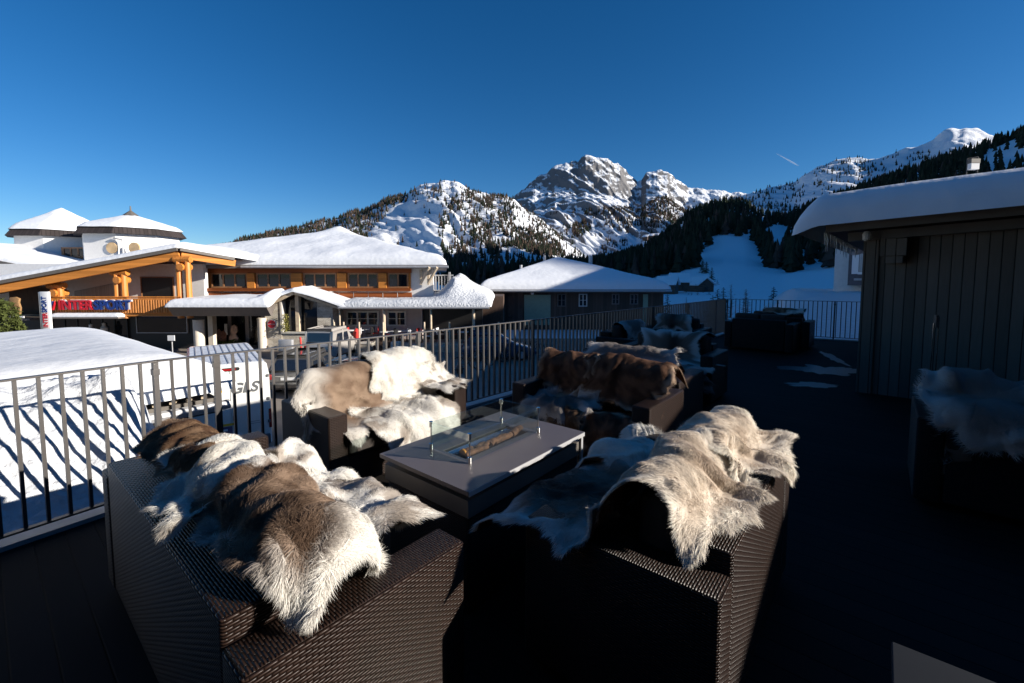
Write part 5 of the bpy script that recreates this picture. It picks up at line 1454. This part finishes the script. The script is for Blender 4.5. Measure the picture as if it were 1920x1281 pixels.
# long sofa, left foreground (a runs from its far end to its near end)
hide(SA, 'dark brown hide, farthest of those over the back of the long left sofa', .62, .06, .40, .30, 'brown', .15, 2, .026, 75000, fold=(.14, 1.9, .5), lumps=.04)
hide(SA, 'white hide over the back of the long left sofa, between two brown ones', 1.00, .02, .32, .34, 'white', -.25, 3, .028, 75000, lumps=.06, legs=.35)
hide(SA, 'shaggy brown hide with white rim over the near end of the long left sofa', 1.50, .06, .40, .31, 'brown_white', .12, 4, .032, 170000, fold=(-1, 1.79, 1.0), lumps=.06, lift=.02, legs=.34, jag=.26)
hide(SA, 'pale spotted hide on the seat of the long left sofa, toward its far end', .72, .60, .42, .34, 'spotted', .1, 5, .028, 55000, lumps=.11, dz=.12)
hide(SA, 'pale spotted hide on the seat of the long left sofa, next to the near arm', 1.34, .60, .40, .34, 'spotted', -.2, 6, .028, 55000, lumps=.11, dz=.12)
# sofa at the railing (a runs right to left)
hide(SB, 'taupe hide with a white left end on the sofa at the railing', .94, .30, .58, .56, 'taupe', .35, 7, .022, 40000, lumps=.035, lift=.018, puff=.03, fold=(-1, 1.30, .8), legs=.18)
hide(SB, 'big white hide over the back of the sofa at the railing', .46, .10, .40, .44, 'white', -.15, 8, .026, 40000, lumps=.04, lift=.05, puff=.04)
hide(SB, 'white and grey hide on the seat of the sofa at the railing', .62, .74, .46, .34, 'spotted', .0, 9, .032, 40000, lumps=.08, lift=.025, legs=.3)
hide(SB, 'small pale hide over the right arm of the sofa at the railing', .14, .50, .20, .30, 'spotted', .2, 10, .028, 14000, lumps=.06, lift=.03, dz=.12)
# dark sofa behind the fire table (a runs right to left)
hide(SC, 'dark brown hide over the left half of the sofa behind the fire table', .98, .12, .38, .42, 'dark', .1, 11, .022, 14000, lumps=.04, puff=.03)
hide(SC, 'dark hide with pale top rim, right half of the sofa behind the fire table', .38, .12, .46, .42, 'dark', -.1, 12, .024, 16000, lumps=.04, lift=.025, puff=.03, fold=(.06, 9, .75), legs=.3)
hide(SC, 'dusky grey hide on the seat of the sofa behind the fire table', .88, .62, .38, .28, 'grey', .2, 13, .035, 9000, lumps=.07)
hide(SC, 'small tan hide on the front edge of the seat behind the fire table', .74, .83, .18, .13, 'brown', .2, 14, .030, 5000, lumps=.06, lift=.03)
hide(SC, 'black brown hide with a white tip hanging off the seat behind the table', .30, .92, .30, .30, 'dark', -.1, 15, .030, 7000, lumps=.05, legs=.3)
hide(SE, 'blue grey hide with a brown right end on the back to back sofa', .78, .02, .58, .34, 'grey', .05, 16, .035, 8000, lumps=.05, puff=.02)
# right foreground sofa (a runs near to far)
hide(SD, 'cream hide over the near half of the right sofa, arching open at its end', .39, -.04, .36, .36, 'cream', -.10, 17, .030, 160000, lumps=.07, lift=.018, puff=.02, legs=.22, fold=(.06, 9, .35))
hide(SD, 'cream hide over the far half of the right foreground sofa', 1.00, -.02, .36, .38, 'cream', -.12, 18, .030, 120000, lumps=.06, lift=.02, puff=.02, legs=.34)
hide(SD, 'shaded hide with pale edges on the near seat of the right foreground sofa', .40, .66, .52, .40, 'stripe', .15, 19, .032, 40000, lumps=.08, front=.16, dz=.10)
hide(SD, 'white hide on the far seat of the right foreground sofa', 1.02, .62, .38, .38, 'white', -.2, 20, .032, 34000, lumps=.09, front=.12, legs=.35, dz=.12)
# sofa in the shade at the pavilion
hide(SF, 'pale hide over the left half of the shaded sofa before the pavilion', .36, -.15, .40, .48, 'grey', .1, 21, .035, 12000, lumps=.10, lift=.03)
hide(SF, 'pale hide over the right half of the shaded sofa before the pavilion', 1.05, -.15, .44, .48, 'grey', -.1, 22, .04, 12000, lumps=.10, lift=.03)
hide(SF, 'brownish hide low on the back of the shaded sofa before the pavilion', .62, -.62, .56, .30, 'brown_white', 0, 23, .04, 12000, lumps=.10, lift=.04)
# shaded group further back
hide(SG, 'large hide with a dark centre stripe hung over a shaded sofa back', .62, .36, .44, .46, 'stripe', 0, 24, .025, 12000, lumps=.02, puff=.0, lift=.03, legs=.60, jag=.34)
hide(SG, 'grey hide spread on the seat below the one with the dark stripe', .62, .82, .62, .26, 'grey', 0, 25, .03, 6000, lumps=.04, legs=.65, jag=.3)
hide(SH, 'small grey brown hide over the second last sofa before the far corner', .66, .12, .42, .34, 'stripe', 0, 26, .025, 6000, lumps=.03, lift=.03, legs=.4)
hide(SI, 'dim purple grey hide over the shaded sofa along the long railing', .70, .10, .46, .30, 'grey', 0, 27, .03, 4000, lumps=.03)
hide(SK, 'brown hide with a bright fringe on the last sofa by the far railing', .80, .06, .48, .34, 'brown_white', 0, 28, .035, 6000, lumps=.03, lift=.03, puff=.03)

# ------------------------------------------------------------------ vehicles
def loft(sections, name, m, parent, smooth=True, cap=True):
    """sections: list of (y, [(x,z)...]) rings with equal counts"""
    V = []; n = len(sections[0][1]); F = []
    for y, ring in sections: V += [(x, y, z) for x, z in ring]
    for i in range(len(sections) - 1):
        for k in range(n): F.append((i * n + k, i * n + (k + 1) % n, (i + 1) * n + (k + 1) % n, (i + 1) * n + k))
    if cap: F.append(tuple(range(n))); F.append(tuple(range((len(sections) - 1) * n, len(sections) * n))[::-1])
    return MB().add(V, F).build(name, m, parent, smooth=smooth)
def ring(w, wr, z0, zs, zr, rad=.12):
    """car cross-section: sill z0, shoulder zs (half width w), roof zr (half width wr)"""
    pts = [(-w * .94, z0), (-w, z0 + .18), (-w, zs - .08), (-w * .97, zs), (-wr - .03, zr - rad), (-wr * .86, zr - .01), (-wr * .4, zr + .015)]
    return pts + [(-x, z) for x, z in reversed(pts)]
def wheel(parent, x, y, r=.32, w=.2):
    o = MB().tube([(x - w / 2, y, r), (x - w / 2 + .02, y, r), (x + w / 2 - .02, y, r), (x + w / 2, y, r)], [r * .9, r, r, r * .9], 20).build('wheel', MT['black'], parent, smooth=True)
    sx = 1 if x > 0 else -1
    MB().tube([(x + sx * (w / 2 - .01), y, r), (x + sx * (w / 2 + .012), y, r)], r * .62, 16).build('rim', MT['grey'], o)
def car(loc, heading, m, label, L=4.5, w=.88, hr=1.47, hs=.92, van=False):
    """y=0 at the rear bumper, front toward +y"""
    r = empty('parked_car', loc, -R(heading)); tag(r, label, 'car')
    wr = w * (.80 if not van else .92)
    low = [(0, ring(w * .9, wr * .9, .42, .70, .72, .02)), (.08, ring(w * .97, w * .90, .26, hs - .02, hs + .01, .03)), (.5, ring(w, w * .93, .22, hs, hs + .02, .03)), (L * .62, ring(w, w * .93, .22, hs, hs + .02, .03)), (L * .75, ring(w * .99, w * .9, .22, hs - .04, hs, .03)), (L * .95, ring(w * .92, w * .8, .24, hs * .74, hs * .78, .03)), (L, ring(w * .8, w * .6, .34, .55, .58, .02))]
    loft(low, 'body', m, r)
    t = .10 if van else .45
    cab = [(.12, ring(w * .90, wr * .96, hs - .1, hs - .02, hs + .03, .02)), (.12 + t, ring(w * .92, wr, hs - .1, hs, hr - .03, .08)), (L * .33, ring(w * .93, wr, hs - .1, hs, hr, .08)), (L * .52, ring(w * .93, wr, hs - .1, hs, hr - .02, .08)), (L * .72, ring(w * .9, wr * .95, hs - .1, hs - .03, hs + .02, .02))]
    loft(cab, 'cabin', m, r)
    y0_, y1_ = .12, .12 + t
    def lerp_(f): return y0_ + (y1_ - y0_) * f, hs + .03 + (hr - hs - .06) * f
    gl_ = MB(); (ya, za), (yb, zb) = lerp_(.12), lerp_(.86)
    gl_.add([(-w * .74, ya - .022, za), (w * .74, ya - .022, za), (wr * .80, yb - .022, zb), (-wr * .80, yb - .022, zb), (-w * .74, ya - .006, za), (w * .74, ya - .006, za), (wr * .80, yb - .006, zb), (-wr * .80, yb - .006, zb)], [(0, 1, 2, 3), (7, 6, 5, 4), (0, 4, 5, 1), (1, 5, 6, 2), (2, 6, 7, 3), (3, 7, 4, 0)])
    gl_.build('rear_window', MT['carglass'], r)
    for s in (-1, 1):
        sg_ = MB()
        for (a_, b_) in ((.55, L * .34), (L * .36, L * .56)):
            xo, xi = s * (w * .945 + .012), s * (wr * 1.0 + .02)
            sg_.add([(xo, a_, hs + .02), (xo, b_, hs + .02), (xi, b_ - (.25 if b_ > L * .5 else 0), hr - .12), (xi, a_ + .12, hr - .12), (xo - s * .02, a_, hs + .02), (xo - s * .02, b_, hs + .02), (xi - s * .02, b_ - (.25 if b_ > L * .5 else 0), hr - .12), (xi - s * .02, a_ + .12, hr - .12)], [(0, 1, 2, 3), (7, 6, 5, 4), (0, 4, 5, 1), (1, 5, 6, 2), (2, 6, 7, 3), (3, 7, 4, 0)])
        sg_.build('side_windows', MT['carglass'], r)
    rf = [(.12 + t * .95, ring(wr * .9, wr * .96, hr - .07, hr - .05, hr + .012, .05)), (L * .33, ring(wr * .9, wr * .97, hr - .05, hr - .03, hr + .03, .05)), (L * .53, ring(wr * .9, wr * .95, hr - .08, hr - .06, hr + .01, .05))]
    loft(rf, 'roof', m, r)
    for s in (-1, 1):
        p = MB(); p.bar((s * w * .9, .14, hs), (s * wr * .985, .12 + t, hr - .04), .07, .06); p.bar((s * w * .93, L * .36, hs), (s * wr * .99, L * .35, hr - .03), .06, .06); p.build('roof_pillar', m, r)
        MB().box(min(s * w * .70, s * w * .93), max(s * w * .70, s * w * .93), -.015, .12, .68, .88).build('tail_light', MT['tail'], r, bevel=.02)
        MB().bar((s * wr * .85, .7, hr + .05), (s * wr * .85, L * .5, hr + .06), .035, .03).build('roof_rail', MT['rail'], r)
        MB().box(s * (w + .02) - .09, s * (w + .02) + .09, L * .60, L * .60 + .12, hs, hs + .14).build('wing_mirror', m, r, bevel=.03)
        for y in (.85, L - .85): wheel(r, s * (w - .10), y)
    MB().box(-w * .82, w * .82, -.05, .10, .34, .58).build('bumper', m if not van else MT['vangrey'], r, bevel=.04)
    MB().box(-.26, .26, -.035, -.012, .66, .77).build('number_plate', MT['signwhite'], r)
    MB().box(-w * .66, w * .66, -.018, -.004, .80, .815).build('tailgate_trim', MT['chrome'], r)
    return r
p = gz(541, 744, -3); car((p[0], p[1], -3), -4, MT['cargrey'], 'dark grey estate car parked behind the delivery van, seen from the rear')
p = gz(597, 678, -3); car((p[0], 24.5, -3), 4, MT['carsilver'], 'silver grey people carrier parked by the stone porch', L=3.9, w=.86, hr=1.70, hs=.98, van=True)
p = gz(868, 672, -3); car((p[0], p[1], -3), 88, MT['carblue'], 'blue car half hidden behind the railing bars near the bicycles', L=4.2)
car((-6.45, 16.4, -3), 2, MT['carblue'], 'low blue car showing only its roof above the hide on the railing sofa', L=4.0, hr=1.35)
p = gz(553, 655, -3); car((p[0] - .2, p[1] + 1.0, -3), 0, MT['carblue'], 'small dark blue car standing left of the silver people carrier', L=3.8, hr=1.45)

# white parcel van, rear towards the terrace
VY = 10.9
vp = W(432, 760, VY); V = empty('delivery_van', (vp.x, VY, -3.0), R(36)); tag(V, 'white delivery van with GLS lettering seen from the rear, frosted roof', 'van')
vh, vw = 2.5, .90
def vr(w, zt, z0=.35): return [(-w, z0), (-w, 1.2), (-w * .985, zt - .35), (-w * .93, zt - .06), (-w * .84, zt), (w * .84, zt), (w * .93, zt - .06), (w * .985, zt - .35), (w, 1.2), (w, z0)]
loft([(0, vr(vw * .97, vh - .03)), (.06, vr(vw, vh)), (4.2, vr(vw, vh)), (4.9, vr(vw * .96, vh - .55)), (5.6, vr(vw * .9, 1.25)), (5.9, vr(vw * .8, 1.0))], 'body', MT['vanwhite'], V, smooth=False)
for s in (-1, 1):
    MB().box(.012 if s > 0 else -vw * .9, vw * .9 if s > 0 else -.012, -.022, -.002, .62, vh - .16).build('rear_door', MT['vanwhite'], V, bevel=.008)
    MB().box(min(s * vw * .93, s * vw * 1.0), max(s * vw * .93, s * vw * 1.0), -.03, .12, .75, 1.25).build('tail_light', MT['tail'], V, bevel=.015)
    for y in (1.1, 4.7): wheel(V, s * (vw - .12), y, .36, .24)
rb = MB()
for k in range(9):
    x = -.66 + k * .165; rb.box(x, x + .03, .1, 4.0, vh + .002, vh + .022)
rb.build('roof_ribs', MT['grey'], V)
fr = MB().box(-.78, .78, .08, 3.9, vh + .0015, vh + .012); fr.build('roof_frost', M('frost', (.62, .66, .72), .8, var=.2), V)
def pill(w, h, y0, y1, zc):
    pts = []
    for k in range(24):
        t = 2 * math.pi * k / 24; pts.append(((w - h) * (1 if math.cos(t) > 0 else -1) / 2 + h / 2 * math.cos(t), zc + h / 2 * math.sin(t)))
    return MB().prism(pts, 'y', y0, y1)
pill(.46, .085, -.03, .0, vh - .115).build('brake_lamp_housing', MT['black'], V); pill(.30, .05, -.036, -.0305, vh - .115).build('brake_lamp', MT['tail'], V)
MB().box(-vw * .95, vw * .95, -.10, .02, .34, .60).build('bumper', MT['vangrey'], V, bevel=.03)
text('lettering', 'GLS', .36, (.30, -.026, 1.88), MT['vangrey'], V, ext=.004, off=.012, shear=.25)
ar_ = MB().prism([(-.46, 1.75), (-.28, 1.80), (-.22, 1.90), (-.30, 1.92), (-.38, 1.90), (-.34, 2.0), (-.12, 2.04), (-.16, 1.84), (-.19, 1.80), (-.26, 1.75), (-.44, 1.72)], 'y', -.030, -.0225); ar_.build('arrow_emblem', MT['yellow'], V)
MB().box(-.62, .02, -.032, -.0225, .78, .96).build('purple_badge', MT['purple'], V); MB().box(-.30, .06, -.034, -.0225, .975, 1.03).build('yellow_stripe', MT['yellow'], V)
for k, x in enumerate((-.5, -.42, -.34, -.26, -.18, -.10)):
    pass
MB().box(-.52, -.36, -.037, -.0325, .85, .89).box(-.30, -.08, -.037, -.0325, .85, .90).build('badge_marks', MT['signwhite'], V)
MB().box(.40, .62, -.026, -.0225, .98, .995).box(.40, .66, -.026, -.0225, .93, .945).build('small_print', MT['grey'], V)
MB().box(.05, .09, -.05, -.022, 1.08, 1.2).build('door_handle', MT['black'], V)
for s in (-1, 1):
    for z_ in (.9, 1.5, 2.1): MB().box(s * vw * .93 - .03, s * vw * .93 + .03, -.045, -.0225, z_, z_ + .07).build('door_hinge', MT['vangrey'], V)
MB().box(-.30, .22, -.034, -.0225, .64, .75).build('number_plate', MT['signwhite'], V)

# ------------------------------------------------------------------ street things
p = gz(538, 690, -3); Y = 19.5
q = W(537, 660, Y); T1 = empty('ticket_post', (q.x, Y, -3)); tag(T1, 'grey box sign on a white post in front of the silver people carrier', 'sign')
MB().tube([(0, 0, 0), (0, 0, W(537, 656, Y).z + 3)], .05, 8).build('pole', MT['signwhite'], T1); MB().box(-.30, .30, -.10, .10, W(537, 658, Y).z + 3, W(537, 637, Y).z + 3).build('box', MT['grey'], T1, bevel=.02)
Y = 20; q = W(568, 640, Y); T2 = empty('snow_marker', (q.x, Y, -3)); tag(T2, 'thin red snow marker pole standing in the street', 'pole')
MB().tube([(0, 0, 0), (-.12, 0, W(566, 632, Y).z + 3)], .045, 8).build('pole', MT['redpaint'], T2); MB().tube([(-.02, 0, .5), (-.035, 0, .8)], .05, 8).build('band', MT['signwhite'], T2)
q = W(321, 634, 22); T3 = empty('small_sign', (q.x, 22, -3)); tag(T3, 'small blank white sign on a short post above the snow slab', 'sign')
MB().box(-.17, .17, -.02, .02, W(321, 639, 22).z + 3, W(321, 629, 22).z + 3).build('plate', MT['signwhite'], T3); MB().tube([(0, .04, 0), (0, .04, W(321, 632, 22).z + 3)], .025, 7).build('pole', MT['grey'], T3)
# planter with painted wooden figures by the entrance
q = gz(420, 650, -3); FG = empty('wooden_figures', (q[0], q[1], -3)); tag(FG, 'group of painted wooden snowman figures on a bed of fir twigs at the entrance', 'decoration')
MB().prism([(-.5, 0), (.15, 0), (.22, .9), (.05, 1.15), (-.1, 1.0), (-.3, 1.2), (-.48, 1.0)], 'y', -.06, .06).build('house_board', MT['terracotta'], FG, bevel=.02)
MB().prism([(.35, .25), (.95, .25), (1.0, .6), (.85, .85), (.98, 1.05), (.95, 1.35), (.75, 1.5), (.55, 1.38), (.5, 1.05), (.58, .85), (.4, .7)], 'y', -.05, .07).build('snowman_board', M('painted_pink', (.55, .36, .28), .7, var=.3, scale=6), FG, bevel=.02)
MB().box(.1, .28, -.03, .03, .8, 1.55).build('white_board', MT['signwhite'], FG)
rg = np.random.RandomState(9); n = 700
pp = np.stack([rg.rand(n) * 1.9 - .55, rg.rand(n) * .5 - .45, .1 + .25 * rg.rand(n)], 1); v = np.stack([pp, pp + rg.randn(n, 3) * .09, pp + rg.randn(n, 3) * .09], 1).reshape(-1, 3)
link_mesh('fir_twigs', v, np.arange(3 * n).reshape(-1, 3).tolist(), MT['tree'], FG, uvs=False, col=np.repeat(np.array([[.07, .09, .03]]) * (.5 + rg.rand(n, 1)), 3, 0))
q = W(533, 600, 28.2); SH_ = empty('potted_shrub', (q.x, 28.3, W(533, 622, 28.3).z)); tag(SH_, 'yellow green climbing shrub at the porch window', 'plant')
n = 500; pp = np.stack([rg.randn(n) * .10, rg.randn(n) * .06, rg.rand(n) * 1.1], 1); v = np.stack([pp, pp + rg.randn(n, 3) * .05, pp + rg.randn(n, 3) * .05], 1).reshape(-1, 3)
link_mesh('leaves', v, np.arange(3 * n).reshape(-1, 3).tolist(), MT['tree'], SH_, uvs=False, col=np.repeat(np.array([[.22, .20, .06]]) * (.5 + rg.rand(n, 1)), 3, 0))
# cafe tables, chairs, posts on the patio
def bistro(loc, seed, label):
    r = empty('cafe_table', loc); tag(r, label, 'table', 'cafe tables on the patio')
    MB().lathe([(.36, .70), (.36, .73)], 18).build('table_top', MT['signwhite'], r); MB().tube([(0, 0, .02), (0, 0, .70)], .03, 8).build('leg', MT['rail'], r); MB().lathe([(.2, 0), (.2, .02)], 14).build('foot', MT['rail'], r)
def chair(loc, rz, m, label):
    r = empty('cafe_chair', loc, rz); tag(r, label, 'chair', 'cafe chairs on the patio')
    MB().box(-.21, .21, -.21, .21, .43, .47).build('seat', m, r); MB().box(-.21, .21, .19, .23, .472, .88).build('backrest', m, r)
    for x in (-.18, .18):
        for y in (-.18, .18): MB().tube([(x, y, 0), (x, y, .43)], .014, 6).build('leg', MT['rail'], r)
rgp = random.Random(4)
PAT = [(655, 640), (676, 641), (688, 637), (722, 628), (742, 630), (762, 629), (790, 627), (812, 624), (840, 622), (868, 622), (895, 618)]
for i, (px, py) in enumerate(PAT):
    Y = 28.6 + (i % 3) * .35; q = W(px, 620, Y); zb = -2.45 if px < 700 else -2.55
    bistro((q.x, Y, zb), i, 'small round white cafe table on the patio under the eaves')
    for s in (-1, 1): chair((q.x + s * .55, Y + rgp.uniform(-.2, .2), zb), R(90 * s + rgp.uniform(-20, 20)) * -1, MT['redpaint'] if (i + s) % 3 == 0 else (MT['black'] if i % 2 else MT['signwhite']), 'cafe chair at a small table on the patio under the eaves')
for i, (px, ct_) in enumerate(((645, 'left of the plinth'), (627, 'at the very left'), (674, 'above the plinth'), (719, 'at the steps'), (796, 'right of the steps'), (843, 'near the bar'), (935, 'beside the dark house'))):
    Y = 27.35; q = W(px, 640, Y); pr = MB().tube([(q.x, Y, -3), (q.x, Y, W(px, 604, Y).z)], .055, 8).build('wind_screen_post', MT['post']); tag(pr, 'pale round post of the patio wind screen, %s' % ct_, 'post')
q = W(668, 636, 28); um = MB().lathe([(.05, -.75), (.17, -.5), (.2, -.15), (.1, .0), (.03, .06)], 12, (q.x, 28.05, -1.6)); o = um.build('folded_cover', MT['redpaint'], smooth=True); tag(o, 'bright red bundle standing beside the pale post on the patio', 'bag')
# bicycles in front of the brown house
def bike(loc, rz, label):
    r = empty('bicycle', loc, rz); tag(r, label, 'bicycle')
    for x in (-.52, .52):
        pts = [(x + .34 * math.cos(t), 0, .35 + .34 * math.sin(t)) for t in np.linspace(0, 2 * math.pi, 25)]
        w_ = MB().tube(pts, .025, 6, False).build('wheel', MT['black'], r)
        sp_ = MB()
        for k in range(8): a = k * math.pi / 4; sp_.tube([(x, 0, .35), (x + .33 * math.cos(a), 0, .35 + .33 * math.sin(a))], .004, 4)
        sp_.build('spokes', MT['grey'], w_)
    f_ = MB()
    for a_, b_ in (((-.52, .35), (-.12, .33)), ((-.52, .35), (-.22, .8)), ((-.12, .33), (-.22, .85)), ((-.12, .33), (.36, .82)), ((-.22, .78), (.34, .86)), ((.34, .95), (.52, .35))): f_.tube([(a_[0], 0, a_[1]), (b_[0], 0, b_[1])], .022, 7)
    f_.build('frame', MT['black'], r)
    MB().box(-.36, -.1, -.06, .06, .88, .93).build('saddle', MT['black'], r, bevel=.02); MB().tube([(.34, -.3, 1.0), (.34, 0, .97), (.34, .3, 1.0)], .015, 7).build('handlebar', MT['black'], r)
for i, (px, py, a, w) in enumerate(((880, 695, 10, 'nearest the long railing, leftmost of the row'), (905, 688, 40, 'second in the row seen through the bars'), (930, 680, 15, 'in the middle of the row'), (952, 676, 60, 'with its wheel turned, right of the middle'), (975, 672, 20, 'second last in the row'), (1000, 668, 35, 'at the right end of the row'))):
    q = gz(px, py, -3); bike((q[0], q[1], -3), R(a), 'black bicycle parked behind the bars, ' + w)
q = W(750, 640, 26); bx = MB().box(-.25, .25, -.2, .2, 0, .9).build('crate', MT['wframe']); bx.location = (W(742, 640, 26).x, 26, -3); tag(bx, 'pale upright crate at the foot of the patio steps', 'crate')
q = gz(862, 700, -3); bl = MB().lathe([(.16, 0), (.18, .25), (.12, .4), (.02, .44)], 12).build('bollard', MT['black']); bl.location = (q[0], q[1], -3); tag(bl, 'squat black bollard on the street left of the bicycles', 'bollard')
# goods inside the shop window
for i, (px, m_, h_) in enumerate(((150, 'redpaint', .5), (170, 'signwhite', .9), (195, 'wframe', 1.0), (128, 'carblue', .6))):
    q = W(px, 612, 28.4); d_ = MB().lathe([(.12, 0), (.16, h_ * .3), (.2, h_ * .65), (.09, h_ * .8), (.1, h_ * .95), (.02, h_)], 12).build('display_dummy', MT[m_], smooth=True); d_.location = (q.x, 28.4, -2.2); tag(d_, ('red', 'tall white', 'pale beige', 'blue')[i] + ' display dummy in front of the shop window under the log balcony', 'display')
